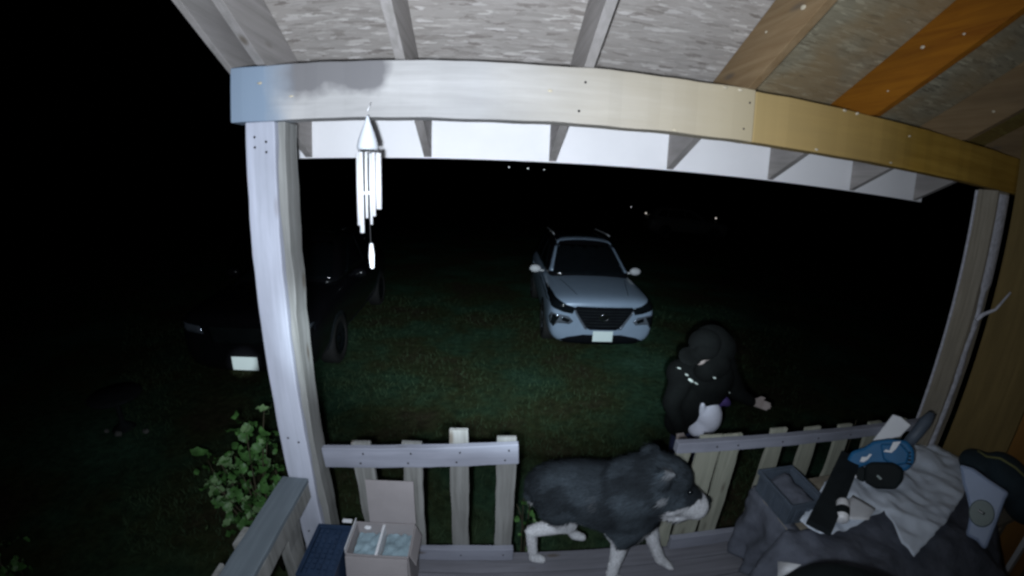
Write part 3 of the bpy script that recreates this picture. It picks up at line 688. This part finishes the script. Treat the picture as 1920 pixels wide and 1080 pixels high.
def drape(name, poly, axis, bvh, off, mat, parent, cuts=.06, th=.01, mirror=False):
    """lay a flat outline onto a curved panel: axis 'F' poly (x,z) from the front, 'S+'/'S-' poly (y,z) from a side, 'T' (x,y) from above"""
    bm = bmesh.new(); vs = [bm.verts.new((p[0], p[1], 0)) for p in poly]
    es = [bm.edges.new((vs[i], vs[(i+1) % len(vs)])) for i in range(len(vs))]
    bmesh.ops.triangle_fill(bm, edges=es, use_beauty=True)
    for _ in range(6):
        long = [e for e in bm.edges if e.calc_length() > cuts*1.5]
        if not long: break
        bmesh.ops.subdivide_edges(bm, edges=long, cuts=1)
        bmesh.ops.triangulate(bm, faces=[f_ for f_ in bm.faces if len(f_.verts) > 3])
    kill = []
    for v in bm.verts:
        a, b = v.co.x, v.co.y
        o_, d = {'F': (Vector((a, -3, b)), Vector((0, 1, 0))), 'S+': (Vector((4, a, b)), Vector((-1, 0, 0))), 'S-': (Vector((-4, a, b)), Vector((1, 0, 0))), 'T': (Vector((a, b, 5)), Vector((0, 0, -1)))}[axis]
        h = bvh.ray_cast(o_, d)
        if h[0] is None: kill.append(v); continue
        v.co = h[0]-d*off
    bmesh.ops.delete(bm, geom=kill, context='VERTS')
    me = bpy.data.meshes.new(name); bmesh.ops.recalc_face_normals(bm, faces=bm.faces); bm.to_mesh(me); bm.free(); me.materials.append(mat)
    for p in me.polygons: p.use_smooth = True
    o = bpy.data.objects.new(name, me); COL.objects.link(o); o.parent = parent
    if th: s = o.modifiers.new('s', 'SOLIDIFY'); s.thickness = th; s.offset = 0
    return o
def local(bm, name, mat, parent, bev=0, sm=True):
    o = finish(bm, name, mat, None, smooth=sm, bevel=bev); o.parent = parent; return o
def suv(label, loc, rot, sc, paint, glass, roofm, detail=True, group=None, plate=True, category='car', hz=1.0):
    t = bpy.data.objects.new('parked_car', None); COL.objects.link(t); t.location = loc; t.rotation_euler = (0, 0, rot); t.scale = (sc, sc, sc*hz)
    t['label'] = label; t['category'] = category
    if group: t['group'] = group
    def ring(y_, w, z0, zm, zs, zt, wt):
        return [(0, y_, z0), (w*.6, y_, z0), (w*.95, y_, z0+.06), (w, y_, zm), (w*.985, y_, zs), (w*wt, y_, zt-.01), (w*.45, y_, zt+.012), (0, y_, zt+.018)]
    # front, hood, sides, tail
    st = [(.00, .76, .31, .54, .74, .84, .9), (.03, .86, .22, .52, .80, .91, .9), (.12, .905, .19, .54, .86, .965, .88), (.40, .92, .19, .58, .90, 1.0, .84), (.9, .92, .21, .62, .95, 1.04, .82),
          (1.3, .92, .21, .64, .97, 1.06, .82), (2.0, .92, .21, .64, 1.0, 1.08, .82), (3.2, .92, .21, .66, 1.03, 1.09, .82), (4.1, .915, .24, .68, 1.04, 1.09, .82), (4.5, .86, .30, .70, 1.0, 1.05, .82), (4.62, .72, .42, .70, .92, .98, .85)]
    rings = [ring(*s) for s in st]
    # push the bumper's centre forward so that the nose is curved in plan
    for i, k in ((0, -.07), (1, -.06), (2, -.03)):
        rings[i] = [(x, y_+k*(1-(abs(x)/.9)**2), z) for x, y_, z in rings[i]]
    body, bv = cagemesh(rings, 'body', paint, t)
    def cring(yb, yt, wb, wt, zt, cz):
        return [(0, yb, 1.0), (wb, yb, 1.0), (wb*.99, yb*.8+yt*.2, 1.10), (wt*1.03, yt*.9+yb*.1, zt-.06), (wt*.9, yt, zt), (wt*.5, yt, zt+cz), (0, yt, zt+cz*1.2)]
    cr_ = [cring(1.05, 1.98, .80, .60, 1.56, .04), cring(1.25, 2.1, .83, .62, 1.60, .04), cring(2.2, 2.5, .84, .64, 1.64, .045), cring(3.2, 3.2, .84, .64, 1.645, .045), cring(4.1, 3.95, .82, .62, 1.60, .04), cring(4.5, 4.2, .76, .58, 1.55, .03)]
    cab, cv = cagemesh(cr_, 'cabin', roofm, t)
    ws = drape('windshield', [(-.72, 1.09), (.72, 1.09), (.66, 1.22), (.56, 1.50), (.50, 1.535), (-.50, 1.535), (-.56, 1.50), (-.66, 1.22)], 'F', cv, .006, glass, t, .06)
    drape('sunroof', [(-.46, 2.25), (.46, 2.25), (.46, 3.3), (-.46, 3.3)], 'T', cv, .004, glass, t, .1)
    for s_, ax in ((1, 'S+'), (-1, 'S-')):
        drape('side_window', [(1.62, 1.10), (2.22, 1.48), (2.55, 1.54), (2.55, 1.10)], ax, cv, .005, glass, t, .08)
        drape('side_window', [(2.62, 1.10), (2.62, 1.54), (3.45, 1.54), (3.55, 1.12)], ax, cv, .005, glass, t, .08)
        drape('side_window', [(3.62, 1.12), (3.52, 1.53), (3.85, 1.50), (4.15, 1.18)], ax, cv, .005, glass, t, .08)
        drape('sill_trim', [(1.2, .24), (3.35, .24), (3.35, .36), (1.2, .36)], ax, bv, .008, M['blackmatte'], t, .15)
        for yw in (.85, 3.65):
            circ = [(yw+.40*cos(a), .33+.40*sin(a)) for a in [k*pi/12 for k in range(-1, 14)]]
            drape('wheel_arch', circ, ax, bv, .004, M['blackmatte'], t, .1)
            w = bpy.data.objects.new('wheel', None); COL.objects.link(w); w.parent = t; w.location = (s_*.80, yw, .345)
            Ry = Matrix.Rotation(s_*pi/2, 3, 'Y')
            q = lathe('tyre', [(.22, -.11), (.31, -.115), (.345, -.09), (.348, .09), (.32, .12), (.23, .125), (.225, .10)], (0, 0, 0), M['tire'], None, 32, Ry); q.parent = w
            q = lathe('rim', [(.225, .095), (.215, .11), (.20, .07), (.06, .085), (.045, .105), (0, .108)], (0, 0, 0), M['chrome'] if detail else M['glass'], None, 20, Ry); q.parent = w
            if detail:
                for k in range(5):
                    b_ = bmesh.new(); box(b_, Ry @ Matrix.Rotation(k*1.2566, 3, 'Z') @ Vector((.13, 0, .098)), (.18, .045, .02), Ry @ Matrix.Rotation(k*1.2566, 3, 'Z')); q = finish(b_, 'spoke', M['lens'], None, bevel=.004); q.parent = w
        # mirror
        b_ = bmesh.new(); ellip(b_, (s_*1.02, 1.62, 1.10), (.115, .07, .075)); box(b_, (s_*.90, 1.66, 1.06), (.12, .04, .03)); local(b_, 'mirror', M['white'] if detail else paint, t)
        # door handles
        for yd in (2.35, 3.35):
            b_ = bmesh.new(); box(b_, (s_*.925, yd, .93), (.02, .16, .025)); local(b_, 'door_handle', paint, t, .006, False)
        b_ = bmesh.new(); tube_bm(b_, [(s_*.60, 2.3, 1.685), (s_*.60, 2.6, 1.70), (s_*.60, 3.6, 1.70), (s_*.58, 3.9, 1.67)], .014, 6); local(b_, 'roof_rail', M['white'] if detail else M['chrome'], t)
        # headlamps
        X = lambda l: [(s_*a, b) for a, b in l]
        if detail:
            drape('running_light', X([(.48, .82), (.62, .86), (.78, .93), (.86, 1.0), (.895, .985), (.895, .83), (.82, .79), (.66, .74), (.52, .72)]), 'F', bv, .012, M['glass'], t, .04)
            drape('headlight', X([(.50, .60), (.58, .675), (.72, .70), (.86, .72), (.885, .64), (.87, .55), (.82, .50), (.76, .56), (.66, .56), (.56, .55)]), 'F', bv, .012, M['lens'], t, .04)
            drape('headlight_cell', X([(.72, .685), (.84, .70), (.86, .54), (.82, .51), (.77, .60)]), 'F', bv, .022, M['glass'], t, .03)
            drape('headlight_cell', X([(.55, .62), (.68, .67), (.69, .61), (.59, .58)]), 'F', bv, .022, M['glass'], t, .03)
            drape('grille_bar', X([(.26, .475), (.31, .485), (.47, .72), (.50, .79), (.475, .79), (.435, .72), (.30, .53)]), 'F', bv, .022, M['lens'], t, .03)
        else:
            drape('headlight', X([(.52, .70), (.80, .73), (.86, .84), (.56, .80)]), 'F', bv, .008, M['lens'], t, .05)
    if detail:
        drape('grille', [(-.22, .47), (.22, .47), (.30, .51), (.50, .80), (.46, .84), (-.46, .84), (-.50, .80), (-.30, .51)], 'F', bv, .012, M['grille'], t, .04)
        for k in range(6):
            z = .53+k*.048; w = .30+k*.029
            drape('grille_slat', [(-w, z), (w, z), (w+.004, z+.012), (-w-.004, z+.012)], 'F', bv, .020, M['blackmatte'], t, .05, .008)
        drape('lower_intake', [(-.80, .235), (-.58, .34), (-.32, .39), (.32, .39), (.58, .34), (.80, .235), (.72, .19), (-.72, .19)], 'F', bv, .014, M['grille'], t, .05)
        for s_ in (1, -1): drape('windshield_pillar', [(s_*a, b) for a, b in ((.71, 1.12), (.775, 1.12), (.60, 1.53), (.555, 1.53))], 'F', cv, .012, paint, t, .05)
        drape('roof_edge', [(-.56, 1.97), (-.50, 2.04), (.50, 2.04), (.56, 1.97), (.58, 2.10), (.50, 2.18), (-.50, 2.18), (-.58, 2.10)], 'T', cv, .010, paint, t, .05)
        # emblem: a ring with a bar
        hit = bv.ray_cast(Vector((0, -3, .68)), Vector((0, 1, 0)))[0]; yy = hit.y-.03
        b_ = bmesh.new(); tube_bm(b_, [(.062*cos(a), yy, .68+.055*sin(a)) for a in [k*2*pi/20 for k in range(21)]], .010, 6, False); local(b_, 'emblem_ring', M['chrome'], t)
        b_ = bmesh.new(); box(b_, (0, yy, .68), (.17, .014, .030)); local(b_, 'emblem_bar', M['chrome'], t, .003, False)
        drape('hood_line', [(-.60, .99), (-.61, .99), (-.44, .16), (-.43, .16)], 'T', bv, .001, M['blackmatte'], t, .08, .002)
        drape('hood_line', [(.60, .99), (.61, .99), (.44, .16), (.43, .16)], 'T', bv, .001, M['blackmatte'], t, .08, .002)
    else:
        drape('grille', [(-.42, .60), (.42, .60), (.46, .80), (-.46, .80)], 'F', bv, .012, M['black'], t, .05)
    if plate:
        hit = bv.ray_cast(Vector((0, -3, .42)), Vector((0, 1, 0)))[0]
        b_ = bmesh.new(); box(b_, (0, hit.y-.035, .375 if detail else .36), (.335, .012, .17)); local(b_, 'number_plate', M['plate'], t, .004, False)
    return t
suv('pale blue-grey SUV with a dark V-shaped grille parked facing the porch', (1.87, 5.98, 0), radians(-2), .975, M['carwhite'], M['glass'], M['carblack'], group=None, hz=1.06)
suv('black SUV with a bright front plate, partly behind the left porch post', (-3.16, 4.68, 0), radians(3), 1.10, M['carblack'], M['glass'], M['carblack'], detail=False)
fc = suv('dim grey vehicle far across the dark yard with two small glowing glints', (15.6, 25.0, 0), radians(82), 1.15, M['carfar'], M['glass'], M['carfar'], detail=False, plate=False)
for y_, x_ in ((.0, .80), (4.3, .92)):
    b_ = bmesh.new(); bmesh.ops.create_icosphere(b_, subdivisions=2, radius=.055, matrix=Matrix.Translation((x_, y_+.1, 1.2))); local(b_, 'glowing_reflector', M['amber'], fc)  # glint of a reflector, built as a small ball that glows itself

# far yard lamps
def far(loc, rad, label, h0=0.):
    t = thing('lamp_post', label, 'lamp', (loc[0], loc[1], 0), 'small lights beyond the yard')
    tube('pole', [(loc[0], loc[1], -.1), (loc[0], loc[1], loc[2]-rad)], .06, M['black'], t, 6)
    b_ = bmesh.new(); bmesh.ops.create_icosphere(b_, subdivisions=2, radius=rad, matrix=Matrix.Translation(loc)); finish(b_, 'lamp_globe', M['farlamp'], t, smooth=True)
far((4.2, 90, 7.05), .12, 'left one of the three tiny lights in line under the roof edge')
far((8.3, 89.5, 6.9), .13, 'middle one of the three tiny lights in line under the roof edge')
far((11.8, 89.1, 6.8), .09, 'faint rightmost of the three tiny lights in line under the roof edge')
far((18.0, 50, .95), .045, 'lone faint light just left of the dim far vehicle')

# dark garden table out in the yard, left
gt = thing('yard_table', 'small black round table standing on the dark lawn far left', 'table', (-4.25, 3.48, 0))
lathe('table_top', [(0, .02), (.30, .02), (.31, .005), (.30, -.01), (0, -.01)], (-4.23, 3.47, .42), M['blackmatte'], gt, 28)
lathe('pedestal', [(.03, .41), (.03, .08), (.12, .02), (.14, 0), (0, 0)], (-4.23, 3.47, 0), M['blackmatte'], gt, 16)
for x, y_, s in ((-4.15, 3.30, .05), (-4.35, 3.32, .035), (-3.85, 3.42, .04)):
    o = blob((x, y_, .03), (s, s*.8, s*.6), None, 'stone', 'stone')
    o['label'] = {-4.15: 'pale stone by the foot of the black yard table', -4.35: 'smaller pale stone left of the table foot on the lawn', -3.85: 'lone pale stone on the lawn right of the black yard table'}[x]; o['category'] = 'stone'

# ================================================================== DOG
def dog():
    def B(bm):
        sp = [((.40, 1.70, 1.115), .150), ((.50, 1.68, 1.125), .160), ((.64, 1.64, 1.115), .180), ((.77, 1.60, 1.125), .185)]
        for (a, ra_), (b, rb_) in zip(sp, sp[1:]): capsule(bm, a, b, ra_, rb_)
        ellip(bm, (.375, 1.70, 1.10), (.11, .13, .155)); ellip(bm, (.75, 1.58, 1.02), (.13, .14, .19)); ellip(bm, (.82, 1.57, 1.10), (.12, .13, .17))
        capsule(bm, (.74, 1.58, 1.20), (.84, 1.53, 1.29), .170, .155)            # neck ruff
        ellip(bm, (.880, 1.50, 1.325), (.140, .120, .120))                       # skull
        ellip(bm, (.905, 1.49, 1.235), (.120, .120, .095))
        capsule(bm, (.95, 1.475, 1.245), (1.050, 1.455, 1.180), .096, .074)       # muzzle
        ellip(bm, (.95, 1.475, 1.135), (.100, .070, .045), (0, .25, 0))           # jaw
        ellip(bm, (1.095, 1.45, 1.205), (.026, .03, .024))
        for s in (-1, 1):                                                        # ears
            e0 = Vector((.82, 1.50+s*.080, 1.390)); capsule(bm, e0, e0+Vector((-.01, s*.015, .055)), .045, .020); capsule(bm, e0+Vector((-.01, s*.015, .055)), e0+Vector((.045, s*.03, .050)), .022, .012)
        # hind legs: thigh, hock, shank, paw
        for hip, kn, hk, pw, toe in (((.39, 1.635, 1.07), (.45, 1.63, .945), (.262, 1.65, .868), (.285, 1.645, .665), (.335, 1.64, .645)),
                                     ((.40, 1.765, 1.06), (.50, 1.765, .93), (.455, 1.785, .80), (.545, 1.79, .672), (.60, 1.785, .65))):
            capsule(bm, hip, kn, .105, .058); capsule(bm, kn, hk, .056, .034); capsule(bm, hk, pw, .032, .026); capsule(bm, pw, toe, .032, .026)
        for shd, el, wr, pw, toe in (((.79, 1.52, 1.06), (.72, 1.505, .925), (.705, 1.485, .79), (.695, 1.48, .668), (.745, 1.47, .645)),
                                     ((.84, 1.63, 1.02), (.90, 1.61, .955), (.945, 1.575, .81), (1.00, 1.545, .69), (1.055, 1.525, .65))):
            capsule(bm, shd, el, .095, .058); capsule(bm, el, wr, .050, .036); capsule(bm, wr, pw, .034, .032); capsule(bm, pw, toe, .034, .022)
            for q in (-.02, 0, .02): capsule(bm, Vector(toe)+Vector((-.01, q, 0)), Vector(toe)+Vector((.018, q*1.1, -.006)), .0135, .011)
        pts = [(.33, 1.76, 1.17), (.29, 1.80, 1.08), (.29, 1.81, 1.0), (.30, 1.81, .93)]
        for (a, ra_), (b, rb_) in zip(zip(pts, (.055, .06, .055, .03)), list(zip(pts, (.055, .06, .055, .03)))[1:]): capsule(bm, a, b, ra_, rb_)
    d = organic('dog', B, .011, 5, M['fur'])
    d['label'] = 'dark grey dog with white legs and muzzle walking right across the porch opening'; d['category'] = 'dog'
    me = d.data
    def col(p):
        n = noise.noise(p*7)*.5+noise.noise(p*19+Vector((7, 0, 0)))*.3
        c = Vector((.044, .056, .068))*(1+1.2*n)*(.55 if noise.noise(p*5+Vector((3, 1, 0))) > .12 else 1)
        white = Vector((.72, .73, .76))
        w = 0
        edge = .03*noise.noise(p*25)
        if p.z < .93+edge+.0 and p.x < .68: w = 1                               # hind legs
        if p.x < .55 and p.z < 1.02+edge-.35*abs(p.x-.42): w = 1
        if p.z < .895+edge: w = 1
        if p.x > .80 and p.z < .99+edge and p.x < 1.0: w = 1
        if p.x > .86+edge+.4*max(0, 1.20-p.z) and 1.125 < p.z < 1.250+edge*.6+.10*(p.x-1.0) and p.x < 1.105: w = 1  # muzzle
        if (p-Vector((.84, 1.42, .99))).length < .045: w = .8
        if (p-Vector((.83, 1.38, 1.30))).length < .022: w = .3
        if (p-Vector((.95, 1.37, 1.33))).length < .020: w = .35
        if abs(p.x-.54+.2*(p.z-1.2)) < .006 and 1.15 < p.z < 1.22 and p.y < 1.62: w = .08
        if (p-Vector((.835, 1.40, 1.445))).length < .028: w = .22
        if (p-Vector((1.108, 1.45, 1.208))).length < .028: return Vector((.01, .01, .012))
        return c.lerp(white*(1+.12*n), w)
    ca = me.color_attributes.new('fur', 'FLOAT_COLOR', 'POINT')
    buf = []
    for v in me.vertices:
        c = col(v.co); buf += [c.x, c.y, c.z, 1]
    ca.data.foreach_set('color', buf)
    # short coat: thin tapering tufts laid backwards over the body
    rnd = random.Random(2); bm = bmesh.new(); lay = bm.verts.layers.float_color.new('fur'); vs = me.vertices
    polys = me.polygons
    for i in range(22000):
        p = polys[rnd.randrange(len(polys))]; c = p.center; nrm = p.normal
        if c.z < .70: continue
        ln = (.046 if c.z > 1.15 and c.x < .86 else .036) if c.z > .95 else .013
        if c.x > .98: ln = .012
        back = Vector((-1, .15, -.55 if c.x < .85 else -.2)); tdir = (back-nrm*back.dot(nrm)); 
        if tdir.length < 1e-3: continue
        tdir = (tdir.normalized()*1.0+nrm*.38+Vector((rnd.gauss(0, .16), rnd.gauss(0, .16), rnd.gauss(0, .16)))).normalized()
        side = tdir.cross(nrm).normalized()*.0026
        ln *= rnd.uniform(.6, 1.2); cc = col(c)*rnd.uniform(.75, 1.25)
        q = [bm.verts.new(c-side-nrm*.001), bm.verts.new(c+side-nrm*.001), bm.verts.new(c+tdir*ln)]
        for v in q: v[lay] = (*cc, 1)
        bm.faces.new(q)
    m2 = bpy.data.meshes.new('fur'); bm.to_mesh(m2); bm.free(); m2.materials.append(M['fur'])
    fo = bpy.data.objects.new('fur', m2); COL.objects.link(fo); fo.parent = d; fo['kind'] = 'stuff'
    for s in (-1, 1):
        b_ = bmesh.new(); bmesh.ops.create_icosphere(b_, subdivisions=2, radius=.014, matrix=Matrix.Translation((.965, 1.478+s*.082, 1.325))); e = finish(b_, 'eye', M['glass'], None, smooth=True); e.parent = d
    b_ = bmesh.new(); ellip(b_, (1.110, 1.448, 1.210), (.018, .024, .017)); e = finish(b_, 'nose', M['black'], None, smooth=True); e.parent = d
dog()

# ================================================================== PERSON
def person():
    def body(bm):
        for s in (-1, 1):
            x = 1.76+s*.09
            capsule(bm, (x, 2.74, .86), (1.75+s*.11, 2.70, .47), .085, .058); capsule(bm, (1.75+s*.11, 2.70, .47), (1.76+s*.13, 2.76, .09), .055, .038)
            capsule(bm, (1.76+s*.13, 2.76, .06), (1.75+s*.15, 2.60, .04), .040, .032)
        ellip(bm, (1.76, 2.74, .92), (.155, .105, .11)); capsule(bm, (1.76, 2.74, .98), (1.72, 2.66, 1.30), .125, .150)
        capsule(bm, (1.56, 2.64, 1.36), (1.87, 2.68, 1.36), .075, .075); capsule(bm, (1.68, 2.62, 1.40), (1.62, 2.56, 1.50), .062, .055)
        ellip(bm, (1.575, 2.53, 1.585), (.098, .085, .112), (0, -.15, 0))
        ellip(bm, (1.53, 2.465, 1.54), (.05, .035, .055)); capsule(bm, (1.512, 2.445, 1.575), (1.498, 2.425, 1.545), .011, .015)   # chin, nose
        ellip(bm, (1.655, 2.50, 1.575), (.012, .02, .03))
        capsule(bm, (1.53, 2.64, 1.34), (1.45, 2.60, 1.10), .058, .042); capsule(bm, (1.45, 2.60, 1.10), (1.50, 2.50, .90), .040, .028)
        capsule(bm, (1.90, 2.68, 1.32), (2.03, 2.62, 1.15), .058, .042); capsule(bm, (2.03, 2.62, 1.15), (2.095, 2.49, 1.14), .040, .027)
        for hand, dirv, side in (((1.505, 2.48, .86), Vector((.10, -.25, -1)), Vector((1, 0, 0))), ((2.125, 2.475, 1.135), Vector((1, -.45, -.18)), Vector((.1, .25, 1)))):
            h = Vector(hand); dirv.normalize(); side = (side-dirv*side.dot(dirv)).normalized(); nn = dirv.cross(side)
            capsule(bm, h-dirv*.025-side*.018, h+dirv*.028-side*.022, .017, .015); capsule(bm, h-dirv*.025+side*.018, h+dirv*.028+side*.022, .017, .015); capsule(bm, h-dirv*.02, h+dirv*.03, .017, .015)
            for k, ln in enumerate((.062, .074, .070, .054)):
                b0 = h+dirv*.034+side*(.028-.019*k); m1 = b0+dirv*ln*.5+nn*.006; m2 = m1+(dirv*.8+nn*.6)*ln*.5
                capsule(bm, b0, m1, .0088, .0082); capsule(bm, m1, m2, .0082, .007)
            b0 = h-dirv*.01+side*.030; capsule(bm, b0, b0+(side*.7+dirv*.7)*.035, .011, .0095); capsule(bm, b0+(side*.7+dirv*.7)*.035, b0+(side*.7+dirv*.7)*.035+(dirv+nn*.4)*.028, .0095, .008)
    t = organic('person', body, .0072, 2, M['skin'])
    t['label'] = 'person in black jacket and cap bending beyond the right railing, one hand held out'; t['category'] = 'person'
    def jacket(bm):
        capsule(bm, (1.76, 2.75, 1.00), (1.75, 2.68, 1.28), .185, .21); ellip(bm, (1.60, 2.67, 1.05), (.15, .15, .22)); ellip(bm, (1.80, 2.74, 1.42), (.19, .16, .19)); ellip(bm, (1.70, 2.66, 1.46), (.15, .14, .16))
        capsule(bm, (1.50, 2.65, 1.33), (1.90, 2.70, 1.34), .115, .115)
        capsule(bm, (1.52, 2.64, 1.33), (1.44, 2.60, 1.10), .095, .075); capsule(bm, (1.44, 2.60, 1.10), (1.495, 2.515, .925), .072, .05)
        capsule(bm, (1.92, 2.68, 1.31), (2.03, 2.62, 1.15), .095, .070); capsule(bm, (2.03, 2.62, 1.15), (2.08, 2.50, 1.14), .066, .045)
        capsule(bm, (1.76, 2.62, 1.55), (1.69, 2.61, 1.59), .14, .150); capsule(bm, (1.70, 2.50, 1.47), (1.60, 2.48, 1.43), .10, .085)            # hood over the back of the head
        ellip(bm, (1.58, 2.68, .88), (.12, .12, .13))
    j = organic('jacket', jacket, .016, 5, M['jacket']); j.parent = t
    def jeans(bm):
        ellip(bm, (1.76, 2.74, .90), (.175, .125, .12))
        for s in (-1, 1):
            capsule(bm, (1.76+s*.09, 2.74, .84), (1.75+s*.11, 2.70, .47), .105, .075); capsule(bm, (1.75+s*.11, 2.70, .47), (1.76+s*.13, 2.755, .10), .072, .06)
    q = organic('jeans', jeans, .016, 4, M['jeans']); q.parent = t
    def shirt(bm):
        ellip(bm, (1.765, 2.56, .985), (.105, .11, .145)); ellip(bm, (1.72, 2.56, .88), (.11, .10, .08)); capsule(bm, (1.69, 2.55, 1.05), (1.655, 2.51, 1.13), .04, .018)
    q = organic('shirt', shirt, .012, 3, M['shirt']); q.parent = t
    def sash(bm): ellip(bm, (1.88, 2.56, 1.12), (.06, .05, .04), (0, .6, 0)); ellip(bm, (1.80, 2.56, 1.08), (.05, .05, .04))
    q = organic('scarf_end', sash, .012, 2, M['purple']); q.parent = t
    for s in (-1, 1):
        q = organic('shoe', lambda bm: capsule(bm, (1.76+s*.13, 2.76, .06), (1.75+s*.15, 2.60, .045), .055, .046), .014, 3, M['black']); q.parent = t
    def cap(bm):
        ellip(bm, (1.590, 2.54, 1.625), (.122, .118, .10), (.25, -.15, 0)); ellip(bm, (1.565, 2.455, 1.60), (.10, .07, .05), (.5, -.2, .2)); ellip(bm, (1.44, 2.45, 1.565), (.115, .085, .016), (.45, -.15, .5))
    q = organic('cap', cap, .010, 3, M['jacket']); q.parent = t
    b = bmesh.new(); b.from_mesh(j.data); bv = BVHTree.FromBMesh(b); b.free()
    for x, z, w, a in ((1.386, 1.475, .05, -.3), (1.415, 1.435, .05, -.4), (1.46, 1.40, .045, -.7), (1.50, 1.355, .05, -.5), (1.555, 1.325, .055, -.7), (1.605, 1.44, .040, 0), (1.44, 1.56, .05, -.2), (1.86, 1.235, .03, 0)):
        h = bv.ray_cast(Vector((x+.03, 0, z-.03)), Vector((0, 1, 0)))[0]
        if h is None: continue
        b_ = bmesh.new(); ellip(b_, h+Vector((0, -.003, 0)), (w*random.uniform(.3, .62), .006, random.uniform(.005, .011)), (0, -a+random.uniform(-.3, .5), 0)); q = finish(b_, 'reflective_mark', M['reflect'], None, smooth=True); q.parent = t
person()

# ================================================================== SHRUBS
def leafmesh(i, ln, wd):
    bm = bmesh.new(); n = 5; rows = []
    for k in range(n+1):
        t = k/n; w = wd*sin(pi*min(1, t*.93+.05))**.8*(1 if k < n else .1)*(1+.15*sin(k*2.1+i)); z = .5*ln*sin(t*2.2)*(-1 if i % 2 else 1)*.6+.01*sin(k*2.7+i)
        rows.append((bm.verts.new((-w/2, t*ln, z+.15*w)), bm.verts.new((0, t*ln, z)), bm.verts.new((w/2, t*ln, z+.15*w))))
    for a, b in zip(rows, rows[1:]): bm.faces.new((a[0], a[1], b[1], b[0])); bm.faces.new((a[1], a[2], b[2], b[1]))
    me = bpy.data.meshes.new('leaf'); bm.to_mesh(me); bm.free(); me.materials.append(M['leaf_light'] if i == 3 else M['leaf'])
    for p in me.polygons: p.use_smooth = True
    return me
LM = [leafmesh(i, l, w) for i, (l, w) in enumerate(((.075, .048), (.09, .055), (.065, .045), (.08, .05)))]
def shrub(label, base, twigs, nleaf, name='leafy_shrub', sc=1.0, seed=1, group=None):
    rnd = random.Random(seed); t = thing(name, label, 'shrub' if name != 'weed' else 'weed', base, group)
    paths = []
    for tip in twigs:
        b = Vector(base); tip = Vector(tip); mid = b.lerp(tip, .55)+Vector((rnd.uniform(-.05, .05), rnd.uniform(-.05, .05), .08))
        pts = [b, b.lerp(mid, .5)+Vector((0, 0, .03)), mid, mid.lerp(tip, .6)+Vector((0, 0, .02)), tip]
        tube('stem', pts, [.009*sc, .008*sc, .006*sc, .004*sc, .002*sc], M['stem'], t, 6); paths.append(pts)
    for i in range(nleaf):
        pts = paths[i % len(paths)]; s = rnd.uniform(1.6, 4) if rnd.random() < .85 else 4; k = min(3, int(s)); p = pts[k].lerp(pts[k+1], s-k)
        p = p+Vector((rnd.gauss(0, .05), rnd.gauss(0, .05), rnd.gauss(0, .05)))*sc
        o = bpy.data.objects.new('leaf', LM[rnd.randrange(4)]); COL.objects.link(o)
        d = Vector((rnd.gauss(0, 1), rnd.gauss(-.5, .7), rnd.gauss(.0, .5))).normalized()
        e = d.to_track_quat('Y', 'Z').to_euler(); e.rotate_axis('Y', rnd.uniform(-.9, .9))
        o.location = p; o.rotation_euler = e; o.scale = (sc*rnd.uniform(.45, 1.3),)*3; o.parent = t; o.matrix_parent_inverse = parent_inv(t)
    return t
tw = [(-1.30, 2.0, 1.40), (-1.42, 1.95, 1.30), (-1.36, 2.05, 1.12), (-1.25, 1.9, 1.02), (-1.55, 1.95, 1.05), (-1.72, 2.0, .97), (-1.85, 2.05, .90), (-1.68, 1.9, .76), (-1.50, 1.85, .80), (-1.60, 1.95, .58), (-1.40, 1.85, .62), (-1.28, 1.9, .78), (-1.45, 1.9, .92), (-1.78, 1.95, .80)]
shrub('leafy green shrub growing just outside the left porch post', (-1.45, 1.98, 0), tw, 285, seed=4)
shrub('dark leafy shrub cut off at the bottom left corner', (-2.95, 1.15, 0), [(-2.95, 1.15, .72), (-2.85, 1.2, .62), (-3.1, 1.1, .80), (-2.80, 1.05, .50), (-3.2, 1.2, .66)], 90, seed=9)
shrub('small weed sprig between the left railing and the dog', (.26, 1.95, 0), [(.24, 1.9, .88), (.20, 1.9, .83), (.29, 1.92, .90)], 8, 'weed', .8, 11)
shrub('green sprig poking above the right railing', (2.37, 1.85, 0), [(2.34, 1.80, 1.33), (2.40, 1.8, 1.36), (2.30, 1.8, 1.34)], 7, 'weed', .8, 12)
